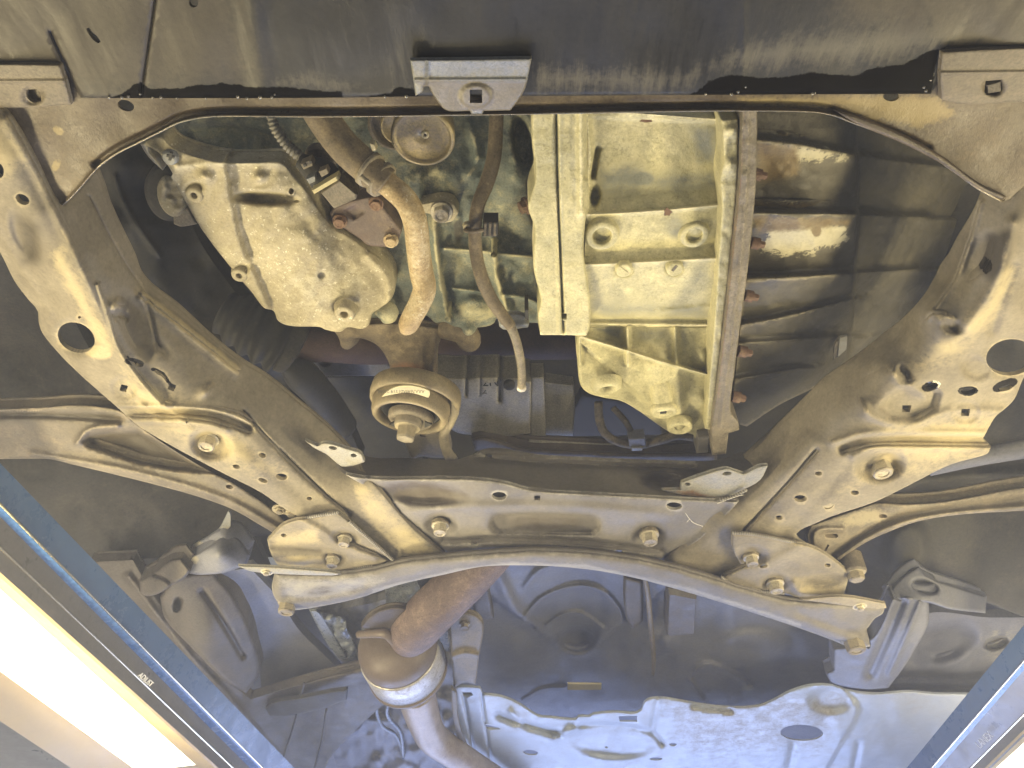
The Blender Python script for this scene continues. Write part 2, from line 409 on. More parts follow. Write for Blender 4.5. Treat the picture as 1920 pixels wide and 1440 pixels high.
# ------------------------------------------------------------------ materials
def grime(name, base, alt, dust=None, dust_amt=.35, rust=None, rust_amt=0., rough=.75, metal=0., scale=14., bump=.25,
          s1=(.012, .010, .008), s1_rough=.12, s2=(.45, .41, .30), s3=(.16, .07, .03), speck=None, speck_amt=.0, streak=None, spec=.4,
          wear=None, blotch=.55, crisp=False, grain=.34):
    """dirty metal: broad tone, hard-edged blotches, grain, specks, wear on raised edges, painted light and shaped stains"""
    m = bpy.data.materials.new(name); m.use_nodes = True; nt = m.node_tree; N = nt.nodes; L = nt.links
    b = N['Principled BSDF']; b.inputs['Metallic'].default_value = metal; b.inputs['Specular IOR Level'].default_value = spec
    geo = N.new('ShaderNodeNewGeometry'); pos = geo.outputs['Position']
    if streak:
        mp = N.new('ShaderNodeMapping'); mp.inputs['Scale'].default_value = streak; L.new(pos, mp.inputs[0]); spos = mp.outputs[0]
    else: spos = pos
    def noise(sc, det=5, rgh=.6, src=None):
        n = N.new('ShaderNodeTexNoise'); n.inputs['Scale'].default_value = sc; n.inputs['Detail'].default_value = det
        n.inputs['Roughness'].default_value = rgh; L.new(src or pos, n.inputs['Vector']); return n.outputs['Fac']
    def ramp(x, lo, hi, smooth=True):
        r = N.new('ShaderNodeMapRange'); r.inputs['From Min'].default_value = lo; r.inputs['From Max'].default_value = hi
        r.interpolation_type = 'SMOOTHSTEP' if smooth else 'LINEAR'; L.new(x, r.inputs['Value']); return r.outputs['Result']
    def mix(f, a, c):
        x = N.new('ShaderNodeMix'); x.data_type = 'RGBA'
        for so, v in ((x.inputs[6], a), (x.inputs[7], c)):
            if isinstance(v, tuple): so.default_value = (*v, 1)
            else: L.new(v, so)
        if isinstance(f, (int, float)): x.inputs[0].default_value = f
        else: L.new(f, x.inputs[0])
        return x.outputs[2]
    def math_(op, a, c):
        x = N.new('ShaderNodeMath'); x.operation = op
        for so, v in ((x.inputs[0], a), (x.inputs[1], c)):
            if isinstance(v, (int, float)): so.default_value = v
            else: L.new(v, so)
        return x.outputs[0]
    n1 = noise(scale, 3, .6); n2 = noise(scale * 4.5, 7, .74, spos); n3 = noise(min(420, scale * 24), 3, .8)
    col = mix(ramp(n1, .30, .70), base, alt)
    fine = math_('ADD', math_('MULTIPLY', n2, .65), math_('MULTIPLY', n1, .35))
    if dust:
        col = mix(math_('MULTIPLY', ramp(fine, .50 - dust_amt * .4, .80 - dust_amt * .4), .75), col, dust)
        col = mix(math_('MULTIPLY', ramp(fine, .63 - dust_amt * .4, .66 - dust_amt * .4), blotch), col, dust)          # hard-edged dust islands
        dk = tuple(c * .55 for c in base)
        col = mix(math_('MULTIPLY', ramp(math_('ADD', math_('MULTIPLY', n2, .6), math_('MULTIPLY', n3, .4)), .455, .40), blotch * .8), col, dk)   # bare dark islands
    if rust: col = mix(ramp(math_('ADD', math_('MULTIPLY', n2, .6), math_('MULTIPLY', n3, .4)), .70 - rust_amt * .5, .73 - rust_amt * .5), col, rust)
    if speck:
        jt = N.new('ShaderNodeTexNoise'); jt.inputs['Scale'].default_value = 260; jt.inputs['Detail'].default_value = 2; L.new(pos, jt.inputs['Vector'])
        jv = N.new('ShaderNodeVectorMath'); jv.operation = 'MULTIPLY_ADD'; jv.inputs[1].default_value = (.012, .012, .012); L.new(jt.outputs['Color'], jv.inputs[0]); L.new(pos, jv.inputs[2])
        vo = N.new('ShaderNodeTexVoronoi'); vo.inputs['Scale'].default_value = 240; L.new(jv.outputs[0], vo.inputs['Vector'])
        sp = N.new('ShaderNodeSeparateColor'); L.new(vo.outputs['Color'], sp.inputs[0])
        f = math_('MULTIPLY', ramp(vo.outputs['Distance'], .42, .25), math_('MULTIPLY', ramp(math_('ADD', sp.outputs[0], math_('MULTIPLY', math_('ADD', n2, n1), .9)), 1.66 - speck_amt * 4, 1.76 - speck_amt * 4), .8))
        col = mix(f, col, speck)
    def stain_shading_mask(attr, amp=.9, lo=.2, hi=.8):
        a = N.new('ShaderNodeAttribute'); a.attribute_name = attr
        so = math_('ADD', a.outputs['Fac'], math_('MULTIPLY', math_('SUBTRACT', math_('ADD', math_('MULTIPLY', n2, .65), math_('MULTIPLY', n3, .35)), .5), amp))
        return math_('MULTIPLY', ramp(so, lo, hi), ramp(a.outputs['Fac'], .02, .12))
    f2 = stain_shading_mask('s2', 2.0, .42, .56) if crisp else stain_shading_mask('s2', 1.6, .25, .75)
    f3 = stain_shading_mask('s3', 1.3, .2, .8); f1 = stain_shading_mask('s1', 1.2, .42, .56)
    col = mix(f2, col, mix(ramp(n3, .3, .7), s2, tuple(c * .62 for c in s2)))
    col = mix(f3, col, s3)
    if wear:                                       # rubbed and dusted raised edges
        col = mix(math_('MULTIPLY', ramp(math_('ADD', geo.outputs['Pointiness'], math_('MULTIPLY', math_('SUBTRACT', n2, .5), .12)), .525, .575), .8), col, wear)
    col = mix(f1, col, s1)
    gr = N.new('ShaderNodeMapRange'); gr.inputs['From Min'].default_value = .25; gr.inputs['From Max'].default_value = .75
    gr.inputs['To Min'].default_value = 1 - grain; gr.inputs['To Max'].default_value = 1 + grain
    L.new(n3, gr.inputs['Value']); g2 = N.new('ShaderNodeVectorMath'); g2.operation = 'SCALE'
    L.new(col, g2.inputs[0]); L.new(gr.outputs['Result'], g2.inputs['Scale'])
    L.new(g2.outputs[0], b.inputs['Base Color'])
    rr = N.new('ShaderNodeMapRange'); rr.inputs['From Min'].default_value = .3; rr.inputs['From Max'].default_value = .7
    rr.inputs['To Min'].default_value = max(.08, rough - .2); rr.inputs['To Max'].default_value = min(1, rough + .15); L.new(n2, rr.inputs['Value'])
    mr = N.new('ShaderNodeMix'); mr.data_type = 'FLOAT'; L.new(f1, mr.inputs[0]); L.new(rr.outputs['Result'], mr.inputs[2]); mr.inputs[3].default_value = s1_rough
    L.new(mr.outputs[0], b.inputs['Roughness'])
    ms = N.new('ShaderNodeMix'); ms.data_type = 'FLOAT'; L.new(f1, ms.inputs[0]); ms.inputs[2].default_value = spec; ms.inputs[3].default_value = .02 if s1_rough > .2 else spec; L.new(ms.outputs[0], b.inputs['Specular IOR Level'])
    bp = N.new('ShaderNodeBump'); bp.inputs['Strength'].default_value = min(1, bump * 1.3); bp.inputs['Distance'].default_value = .003
    L.new(math_('ADD', math_('MULTIPLY', n2, .5), math_('MULTIPLY', n3, .5)), bp.inputs['Height']); L.new(bp.outputs['Normal'], b.inputs['Normal'])
    return m
def plain(name, col, rough=.6, metal=0, emit=None, strength=0):
    m = bpy.data.materials.new(name); m.use_nodes = True; b = m.node_tree.nodes['Principled BSDF']
    b.inputs['Base Color'].default_value = (*col, 1); b.inputs['Roughness'].default_value = rough; b.inputs['Metallic'].default_value = metal
    if emit: b.inputs['Emission Color'].default_value = (*emit, 1); b.inputs['Emission Strength'].default_value = strength
    return m
M = {}
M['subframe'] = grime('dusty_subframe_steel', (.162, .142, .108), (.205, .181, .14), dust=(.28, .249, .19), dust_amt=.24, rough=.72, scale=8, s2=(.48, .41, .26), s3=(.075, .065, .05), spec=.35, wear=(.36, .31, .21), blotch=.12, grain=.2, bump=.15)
M['beam'] = grime('dusty_grey_steel', (.128, .119, .112), (.158, .147, .138), dust=(.198, .185, .17), dust_amt=.22, rough=.66, scale=8, s2=(.40, .385, .355), s3=(.075, .063, .054), spec=.4, wear=(.34, .325, .295), blotch=.1, grain=.18, bump=.14)
M['bare'] = grime('pale_bare_steel', (.22, .22, .215), (.28, .28, .27), dust=(.26, .24, .195), dust_amt=.3, rough=.45, scale=16, bump=.15, blotch=.3)
M['valance'] = grime('dark_valance', (.023, .023, .0235), (.029, .029, .0288), dust=(.046, .0435, .039), dust_amt=.12, rough=.5, scale=7, bump=.1, s1=(.003, .0025, .002), s1_rough=.5, s2=(.15, .138, .108), s3=(.066, .057, .043), streak=(3.0, .22, 1), blotch=.12, spec=.25, grain=.16)
M['crossmember'] = grime('brown_dusty_crossmember', (.085, .065, .043), (.113, .088, .059), dust=(.165, .132, .087), dust_amt=.24, rough=.52, scale=12, s1=(.03, .022, .014), s1_rough=.4, s2=(.36, .285, .14), s3=(.05, .038, .026), spec=.5, blotch=.3, rust=(.06, .04, .025), rust_amt=-.02)
M['bracket'] = grime('grey_galvanised_bracket', (.17, .18, .19), (.21, .22, .23), dust=(.22, .20, .145), dust_amt=.3, rough=.42, scale=16, s2=(.46, .42, .29), s3=(.15, .13, .095), bump=.2, spec=.6, crisp=True, blotch=.4)
M['bracket_dusty'] = grime('dusty_beige_bracket', (.115, .097, .068), (.15, .127, .089), dust=(.20, .17, .12), dust_amt=.3, rough=.58, scale=14, bump=.25, blotch=.35)
M['block'] = grime('oxidised_block_casting', (.125, .155, .145), (.17, .19, .165), dust=(.34, .325, .215), dust_amt=.22, rust=(.17, .09, .04), rust_amt=-.02, rough=.58, scale=17, bump=.6, s2=(.54, .50, .31), s3=(.05, .045, .036), wear=(.48, .45, .30), blotch=.4)
M['pan'] = grime('dusty_aluminium_cover', (.285, .25, .165), (.355, .315, .21), dust=(.45, .40, .27), dust_amt=.24, rough=.6, scale=13, bump=.5, speck=(.72, .68, .54), speck_amt=-.01, s2=(.62, .58, .43), s3=(.085, .075, .052), wear=(.54, .48, .33), blotch=.25, grain=.24)
M['gear'] = grime('weathered_gearbox_alloy', (.345, .325, .195), (.45, .42, .25), dust=(.59, .545, .335), dust_amt=.25, rust=(.25, .14, .05), rust_amt=-.08, rough=.48, scale=13, bump=.45, s2=(.74, .69, .46), s3=(.18, .19, .165), spec=.5, wear=(.72, .67, .45), blotch=.3, grain=.24)
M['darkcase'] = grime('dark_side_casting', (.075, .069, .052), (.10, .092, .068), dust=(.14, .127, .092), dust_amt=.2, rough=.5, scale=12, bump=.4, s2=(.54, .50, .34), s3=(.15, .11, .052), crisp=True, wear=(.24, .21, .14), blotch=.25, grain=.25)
M['plate'] = grime('brown_flange_plate', (.125, .108, .083), (.165, .143, .11), dust=(.23, .20, .15), dust_amt=.24, rough=.5, scale=20, bump=.5, wear=(.32, .28, .2), blotch=.45)
M['rust'] = grime('rusty_bolt', (.135, .075, .048), (.18, .105, .065), dust=(.23, .165, .11), dust_amt=.24, rough=.8, scale=40, bump=.6)
M['bolt'] = grime('dusty_bolt', (.18, .155, .115), (.25, .22, .165), dust=(.34, .30, .22), dust_amt=.3, rough=.45, scale=50, bump=.25, metal=.2, wear=(.5, .46, .36))
M['rubber'] = grime('dusty_black_rubber', (.05, .045, .038), (.075, .065, .05), dust=(.17, .14, .095), dust_amt=.3, rough=.75, scale=18, bump=.15)
M['hose'] = grime('dusty_brown_hose', (.10, .08, .053), (.14, .112, .075), dust=(.21, .17, .11), dust_amt=.28, rough=.7, scale=20, bump=.25)
M['pipe'] = grime('rusty_yellow_pipe', (.30, .22, .115), (.39, .295, .16), dust=(.50, .42, .27), dust_amt=.24, rust=(.28, .14, .05), rust_amt=.08, rough=.6, scale=24, bump=.35, speck=(.6, .55, .42), speck_amt=-.02)
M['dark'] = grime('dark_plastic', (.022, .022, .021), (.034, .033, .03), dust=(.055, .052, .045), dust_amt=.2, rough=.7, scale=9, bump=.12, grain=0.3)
M['liner'] = grime('dark_wheel_liner', (.035, .034, .03), (.05, .047, .04), dust=(.08, .073, .06), dust_amt=.2, rough=.8, scale=8, bump=.12)
M['coverplate'] = grime('purple_brown_cover', (.075, .052, .045), (.10, .072, .058), dust=(.16, .12, .085), dust_amt=.16, rough=.55, scale=25, bump=.2)
M['canister'] = grime('tarnished_canister', (.22, .18, .095), (.29, .24, .13), dust=(.18, .15, .115), dust_amt=.32, rough=.42, scale=22, bump=.15, metal=.25)
M['exhaust'] = grime('rusted_exhaust_pipe', (.14, .102, .094), (.185, .135, .12), dust=(.28, .21, .178), dust_amt=.2, rust=(.085, .05, .042), rust_amt=.1, rough=.65, scale=22, bump=.7)
M['cat'] = grime('brown_catalyst_cone', (.15, .118, .098), (.175, .14, .117), dust=(.20, .165, .14), dust_amt=.2, rough=.45, scale=14, bump=.18, blotch=.2, grain=.16)
M['catband'] = grime('bright_catalyst_band', (.56, .55, .53), (.64, .63, .61), dust=(.34, .31, .28), dust_amt=.24, rough=.4, scale=24, bump=.15, metal=.3, grain=0.3)
M['tailpipe'] = grime('tan_outlet_pipe', (.30, .24, .19), (.37, .30, .235), dust=(.42, .36, .30), dust_amt=.25, rough=.45, scale=20, bump=.15, metal=.2)
M['shield'] = grime('bare_heat_shield', (.38, .42, .47), (.43, .47, .52), dust=(.40, .395, .385), dust_amt=.16, rough=.5, scale=8, bump=.08, metal=.15, s2=(.42, .405, .38), blotch=.0, grain=.08)
M['tunnel'] = grime('dark_tunnel_panel', (.125, .13, .16), (.155, .16, .19), dust=(.185, .183, .19), dust_amt=.18, rough=.55, scale=8, bump=.2, blotch=.25, grain=0.2)  # blue tint in the base colour stands in for veiling glare
M['sill'] = grime('brown_dusty_sill', (.062, .054, .045), (.085, .074, .061), dust=(.12, .105, .086), dust_amt=.2, rough=.6, scale=9, bump=.25, blotch=.35)
M['clutter'] = grime('shiny_hoses', (.13, .145, .17), (.20, .22, .25), rough=.35, scale=18, bump=.3, metal=.2)
M['blue'] = grime('blue_painted_steel', (.045, .10, .21), (.052, .112, .23), dust=(.08, .12, .19), dust_amt=.0, rough=.32, scale=3, bump=.03, spec=.6, blotch=.0, grain=.08)
M['greypaint'] = grime('dirty_grey_paint', (.13, .125, .125), (.155, .148, .145), dust=(.20, .18, .155), dust_amt=.12, rough=.4, scale=4, bump=.05, spec=.6, grain=0.1)
M['trough'] = grime('cream_lamp_trough', (.56, .42, .22), (.60, .46, .25), rough=.5, scale=4, bump=.03, grain=.03)
M['white'] = plain('white_marker', (.6, .61, .64), .7)
M['ink'] = plain('grey_ink', (.10, .095, .07), .7)
M['label'] = grime('yellowed_label', (.40, .355, .20), (.45, .40, .23), rough=.5, scale=40, bump=.03, grain=0.1)
M['lamp'] = plain('lit_lamp', (.9, .9, .85), .4, 0, (1.0, .86, .62), 5.0)
M['arm'] = grime('brown_dusty_arm_steel', (.075, .063, .047), (.115, .097, .072), dust=(.18, .152, .108), dust_amt=.24, rough=.58, scale=11, s2=(.36, .31, .20), s3=(.03, .027, .022), spec=.5, wear=(.24, .20, .14), blotch=.3)
M['edge'] = grime('lit_rim_steel', (.20, .185, .15), (.28, .26, .21), dust=(.22, .18, .12), dust_amt=.3, rough=.35, scale=30, bump=.2, metal=.4)  # paler steel puts the lit rim of the flange into the colour
M['brownhose'] = grime('dark_brown_pipe_wrap', (.06, .049, .043), (.08, .065, .056), dust=(.11, .093, .075), dust_amt=.2, rough=.6, scale=14, bump=.25)
M['rack'] = grime('grey_tan_alloy', (.19, .18, .155), (.24, .228, .195), dust=(.29, .27, .22), dust_amt=.22, rough=.55, scale=14, bump=.3, s2=(.34, .32, .27), blotch=.3)
M['conduit'] = grime('grey_conduit', (.11, .105, .09), (.145, .14, .12), dust=(.21, .195, .155), dust_amt=.2, rough=.6, scale=20, bump=.15)
M['polished'] = plain('warm_glint_steel', (.78, .68, .46), .2, 1.0)  # warm tint puts the lamp's yellow glint into the metal colour
M['void'] = plain('black_plastic', (.012, .012, .013), .7)

# ================================================================== the car's own shell (the setting)
def sheet(name, Z, y0, y1, x0, x1, mat):
    V = [(x0, y0, CAM_Z + Z), (x1, y0, CAM_Z + Z), (x1, y1, CAM_Z + Z), (x0, y1, CAM_Z + Z)]
    V += [(x, y, z + .02) for x, y, z in V]
    o = obj(name, V, [[3, 2, 1, 0], [4, 5, 6, 7], [0, 1, 5, 4], [1, 2, 6, 5], [2, 3, 7, 6], [3, 0, 4, 7]], mat, None, False)
    o['kind'] = 'structure'; return o
sheet('engine_bay_shell', 1.12, -.25, 1.75, -1.5, 1.5, M['dark'])
sheet('floor_pan', 1.0, 1.74, 6.0, -2.2, 2.2, M['tunnel'])
sheet('inner_wing_shell', 1.02, -.2, 1.74, -1.45, -.62, M['liner'])
sheet('inner_wing_shell', 1.02, -.2, 1.74, .66, 1.45, M['liner'])

# ================================================================== front valance and crossmember
val = thing('front_valance', 'dark grey dirty front panel with oily wet lower edge across the top', 'panel', P(960, 100, .63))
panel('sheet_panel', val, [(-420, -220), (2360, -220), (2360, 70), (1775, 90), (1762, 140), (1746, 176), (1500, 177), (1300, 178), (1000, 180), (770, 181), (640, 183), (500, 184), (265, 184), (152, 184), (118, 124), (-420, 122)],
      [(-120, -120, .60), (960, -120, .595), (2040, -120, .60), (-120, 184, .633), (960, 184, .633), (2040, 184, .633), (300, 60, .622), (1600, 60, .622), (960, 60, .62)],
      M['valance'], step=9, thick=.004, roll=(5, .006),
      feats=[('ridge', [(462, -120), (478, 60), (492, 165)], 22, -.0035), ('ridge', [(95, 62), (120, 118), (150, 182)], 2.5, .006), ('ridge', [(294, -20), (278, 90), (264, 184)], 2, .005),
             ('ridge', [(1392, -120), (1394, 100), (1386, 176)], 7, -.0006),
             ('lump', .006, 160)],
      holes=[[(161, 54), (167, 52), (173, 60), (182, 68), (189, 78), (184, 81), (176, 76), (168, 66)], ell(363, 4, 9, 10)],
      stain_shading=[('s1', 'poly', [(200, 186), (232, 174), (262, 154), (278, 166), (330, 167), (372, 160), (418, 156), (470, 163), (540, 163), (610, 172), (642, 172), (642, 186)], 20),
              ('s1', 'poly', [(642, 186), (730, 176), (740, 164), (778, 165), (786, 186)], 18),
              ('s1', 'poly', [(1288, 182), (1330, 152), (1370, 140), (1440, 148), (1520, 136), (1600, 142), (1640, 128), (1700, 118), (1738, 96), (1762, 92), (1746, 180)], 24),
              ('s3', 'poly', [(-120, -120), (430, -120), (470, 40), (480, 150), (150, 184), (-120, 124)], 160, .95),
              ('s3', 'poly', [(1560, -120), (2040, -120), (2040, 100), (1780, 90), (1700, 70), (1560, 50)], 120, .8),
              ('s2', 'poly', [(500, 166), (520, 140), (570, 128), (650, 146), (700, 165), (640, 176)], 50, .6),
              ('s2', 'poly', [(1000, 176), (1000, 120), (1110, 122), (1290, 128), (1380, 85), (1480, 60), (1620, 48), (1760, 20), (1960, 0), (1960, 92), (1770, 100), (1600, 126), (1440, 132), (1330, 140), (1280, 176)], 70, .66)])
ring = M['bracket']
cm = thing('front_crossmember', 'brown dusty steel crossmember with curved corner gussets above the engine opening', 'crossmember', P(960, 200, .645))
EDGE_L = [(116, 384), (128, 374), (150, 351), (181, 316), (215, 290), (262, 266), (300, 247), (340, 228), (400, 218), (520, 218), (640, 218)]
EDGE_R = [(640, 218), (800, 216), (1000, 213), (1280, 208), (1400, 207), (1520, 209), (1560, 215), (1600, 230), (1680, 260), (1740, 288), (1790, 322), (1835, 354), (1880, 378)]
EDGE = EDGE_L + EDGE_R[1:]
edge_sm = catmull(EDGE, 10, False, 80)
panel('flange', cm, [(-360, 118), (600, 150), (1300, 150), (2300, 85), (2260, 240), (1930, 346), (1906, 368), (1880, 378)] + EDGE[::-1][1:] + [(97, 370), (60, 295), (0, 206), (-360, 190)],
      .645, M['crossmember'], step=6, thick=.003,
      feats=[('flat', [(x, y - 9) for x, y in EDGE[3:-3]], 3, .007, 7), ('ridge', EDGE, 3, -.004), ('lump', .006, 120), ('ridge', [(1590, 232), (1700, 275), (1800, 345)], 8, -.004), ('bump', 60, 250, 40, 40, 0, -.004)],
      holes=[ell(236, 198, 16, 10, 18), ell(1671, 181, 15, 9, 0)],
      stain_shading=[('s1', 'line', [(x, y - 9) for x, y in EDGE[7:-6]], 12, .45), ('s1', 'line', [(x, y - 8) for x, y in EDGE[2:8]], 9, .4),  # dark lines put the channel's shadow into the colour
              ('s2', 'poly', [(1380, 180), (1760, 178), (1790, 215), (1720, 240), (1640, 225), (1560, 200), (1400, 196)], 30, .85),  # yellow patch paints a lit area into the flange colour
              ('s3', 'poly', [(150, 190), (480, 186), (460, 200), (330, 215), (250, 240), (200, 230)], 40, .35), ('s2', 'disc', (110, 245, 12, 8, 30, .6), 1, .8), ('s2', 'disc', (105, 310, 8, 14, 30, .6), 1, .6)])
tube('rolled_edge', cm, [(x, y, .642, 1.9) for x, y in EDGE], M['edge'], seg=8, n=8)
panel('corner_bead', cm, [(1560, 204), (1620, 222), (1700, 256), (1770, 296), (1840, 346), (1888, 368), (1880, 376), (1830, 352), (1760, 304), (1690, 268), (1600, 230)], .6385, M['crossmember'], step=5, thick=.004, roll=(4, .006),
      stain_shading=[('s3', 'line', [(1560, 206), (1700, 262), (1880, 372)], 7, .8)])
fb = thing('centre_bracket', 'grey folded bracket with square hole at the middle of the front edge', 'bracket', P(890, 160, .62))
panel('plate', fb, [(769, 112), (880, 111), (997, 109), (992, 135), (985, 165), (972, 188), (957, 207), (907, 208), (904, 214), (884, 214), (881, 208), (838, 207), (820, 190), (803, 162), (795, 162), (793, 172), (779, 180), (774, 145)],
      [(770, 112, .614), (997, 110, .614), (885, 111, .614), (780, 150, .6225), (885, 150, .6225), (985, 150, .6225), (838, 207, .632), (957, 207, .632), (800, 180, .627), (975, 180, .627)],
      ring, step=4, thick=.005, roll=(3, .003), feats=[('ridge', [(770, 150), (800, 150), (985, 149)], 3, -.002), ('side', [(800, 112), (800, 205)], 10, -.004), ('disc', 892, 180, 34, 26, 0, -.003, .3)],
      holes=[[(881, 168), (904, 168), (904, 193), (881, 193)]], stain_shading=[('s2', 'disc', (945, 195, 30, 10, 0, 1.2), 1, .8), ('s3', 'poly', [(780, 152), (990, 151), (985, 190), (960, 212), (830, 212), (795, 170)], 16, .9)])
put('nut', nutbolt(M['rust']), fb, 893, 181, .66, 12)
for side, (name, lab) in enumerate((('corner_bracket', 'beige corner bracket with oval hole at the left end of the front edge'), ('corner_bracket', 'beige corner bracket with square nut at the right end of the front edge'))):
    if side == 0:
        t = thing(name, lab, 'bracket', P(50, 160, .625))
        panel('plate', t, [(-160, 120), (60, 120), (113, 121), (125, 160), (134, 196), (60, 201), (-160, 204)], [(-100, 120, .620), (112, 121, .620), (-100, 153, .624), (120, 153, .624), (-100, 204, .637), (134, 196, .637)], M['bracket_dusty'], step=5, thick=.005, roll=(3, .003),
              feats=[('ridge', [(-100, 153), (122, 152)], 3, -.002), ('disc', 62, 179, 24, 22, 0, .004, .4)], holes=[[(49, 168), (68, 167), (76, 176), (77, 190), (62, 192), (50, 182)]])
    else:
        t = thing(name, lab, 'bracket', P(1850, 150, .62))
        panel('plate', t, [(1766, 97), (1850, 92), (2020, 86), (2020, 186), (1900, 192), (1800, 195), (1764, 186), (1762, 140)], [(1766, 95, .618), (2000, 88, .618), (1764, 137, .623), (2010, 134, .623), (1764, 190, .637), (2010, 186, .637)], M['bracket_dusty'], step=5, thick=.005, roll=(3, .003),
              feats=[('ridge', [(1764, 137), (2010, 134)], 3, -.002), ('disc', 1863, 163, 24, 20, 0, .005, .4)], holes=[[(1848, 152), (1880, 149), (1882, 160), (1876, 178), (1850, 179), (1846, 172)]])
        block('square_nut', t, [(1850, 160), (1878, 152), (1878, 172), (1852, 176)], .636, .012, M['plate'])

# ================================================================== engine subframe
sf = thing('engine_subframe', 'large dusty beige pressed steel subframe with two side rails and a rear cross beam', 'subframe', P(960, 950, .65))
LZ = [(-80, 300, .628), (-20, 220, .63), (30, 300, .624), (75, 400, .626), (120, 500, .628), (170, 600, .632), (235, 700, .636), (330, 800, .636), (450, 875, .636), (560, 960, .638), (690, 1050, .642),
      (-60, 420, .65), (10, 490, .66), (60, 570, .668), (110, 660, .662), (195, 742, .655), (262, 800, .645), (420, 888, .640), (547, 962, .640),
      (110, 330, .66), (165, 430, .655), (215, 520, .652), (270, 620, .655), (345, 690, .66), (430, 770, .658), (520, 850, .655), (600, 920, .652), (700, 990, .648),
      (190, 345, .70), (250, 480, .705), (282, 536, .71), (400, 636, .715), (500, 706, .72), (610, 795, .72), (672, 862, .69), (700, 905, .656), (760, 975, .651), (835, 1040, .649)]
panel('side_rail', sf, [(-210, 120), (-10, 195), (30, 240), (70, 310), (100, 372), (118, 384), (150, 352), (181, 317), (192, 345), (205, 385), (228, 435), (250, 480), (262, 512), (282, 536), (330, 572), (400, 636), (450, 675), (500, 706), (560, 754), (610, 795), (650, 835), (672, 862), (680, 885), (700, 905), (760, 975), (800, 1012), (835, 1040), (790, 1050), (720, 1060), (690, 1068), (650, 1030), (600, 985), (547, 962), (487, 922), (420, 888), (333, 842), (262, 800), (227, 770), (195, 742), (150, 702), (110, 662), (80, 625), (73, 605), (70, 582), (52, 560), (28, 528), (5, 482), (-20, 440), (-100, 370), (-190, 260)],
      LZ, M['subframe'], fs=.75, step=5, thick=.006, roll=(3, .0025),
      feats=[('ridge', [(10, 225), (60, 310), (105, 400), (150, 500), (190, 590), (215, 650), (250, 700), (310, 760)], 9, -.007), ('ridge', [(-10, 420), (50, 520), (95, 590)], 7, -.005),
             ('ridge', [(165, 370), (200, 440), (235, 500), (265, 545), (285, 600), (297, 652)], 4, .007), ('ridge', [(183, 535), (205, 600), (220, 650), (245, 690), (300, 760)], 4, -.006),
             ('disc', 45, 440, 26, 60, -25, .012, .6), ('disc', 255, 610, 34, 80, -22, .012, .5), ('bump', 218, 575, 16, 12, 0, -.012), ('disc', 225, 592, 22, 14, 20, .006, .6),
             ('disc', 143, 633, 48, 38, 25, .007, .35), ('disc', 232, 728, 28, 24, 20, .006, .35), ('bump', 385, 735, 16, 9, -45, -.012),
             ('flat', [(222, 772), (300, 773), (390, 778), (430, 790), (466, 804)], 5, .012, 7), ('ridge', [(222, 790), (300, 790), (380, 794), (425, 806)], 5, -.007), ('ridge', [(225, 763), (340, 764), (430, 775), (480, 800), (520, 840)], 5, -.006),
             ('ridge', [(455, 772), (500, 820), (560, 880), (620, 935), (655, 962)], 3.5, .012), ('disc', 396, 832, 46, 34, 12, .020, .55), ('bump', 300, 650, 22, 10, 40, .008),
             ('ridge', [(265, 560), (330, 610), (400, 665), (442, 697)], 8, -.012), ('ridge', [(250, 710), (290, 745), (345, 790)], 6, -.004), ('ridge', [(225, 720), (300, 790)], 5, -.003),
             ('ridge', [(440, 820), (540, 905), (600, 960)], 16, .004), ('lump', .004, 70)],
      holes=[ell(143, 633, 36, 27, 24), ell(42, 374, 14, 9, 30), ell(-2, 320, 9, 14, -10), ell(258, 681, 12, 7, 20), sq(322, 726, 9, 20), [(286, 692), (300, 696), (312, 704), (318, 716), (312, 716), (303, 706), (292, 700)], sq(232, 728, 9, 15),
             ell(492, 854, 7, 4.5, 15), ell(443, 875, 7, 4, 15), ell(528, 894, 11, 6, 8), ell(493, 901, 9, 4, 20), ell(580, 935, 5.5, 3.5, 10), ell(350, 792, 2, 2), ell(149, 595, 3, 2.5)],
      stain_shading=[('s2', 'line', [(110, 480), (160, 580), (200, 650)], 30, .75), ('s2', 'poly', [(225, 700), (330, 740), (470, 830), (540, 900), (450, 880), (330, 820), (240, 760)], 60, .75), ('s2', 'poly', [(-120, 150), (0, 210), (60, 300), (20, 330), (-120, 300)], 50, .7),
              ('s3', 'poly', [(30, 400), (75, 420), (80, 500), (40, 500)], 40, .8), ('s3', 'disc', (255, 610, 25, 75, -22, .8), 1, .6), ('s3', 'disc', (345, 800, 150, 9, 5, 1.), 1, .4),
              ('s2', 'line', [(265, 555), (330, 605), (400, 660), (445, 700)], 8, .9), ('s2', 'disc', (185, 660, 26, 14, 10, .6), 1, .9), ('s1', 'line', [(286, 692), (305, 700), (320, 722)], 7, .9), ('s1', 'disc', (252, 679, 20, 8, 10, .6), 1, .8), ('s2', 'poly', [(650, 905), (680, 900), (760, 980), (820, 1036), (760, 1046), (700, 1000)], 24, .6)])  # final pale patch paints the rail end's daylight sheen into the colour
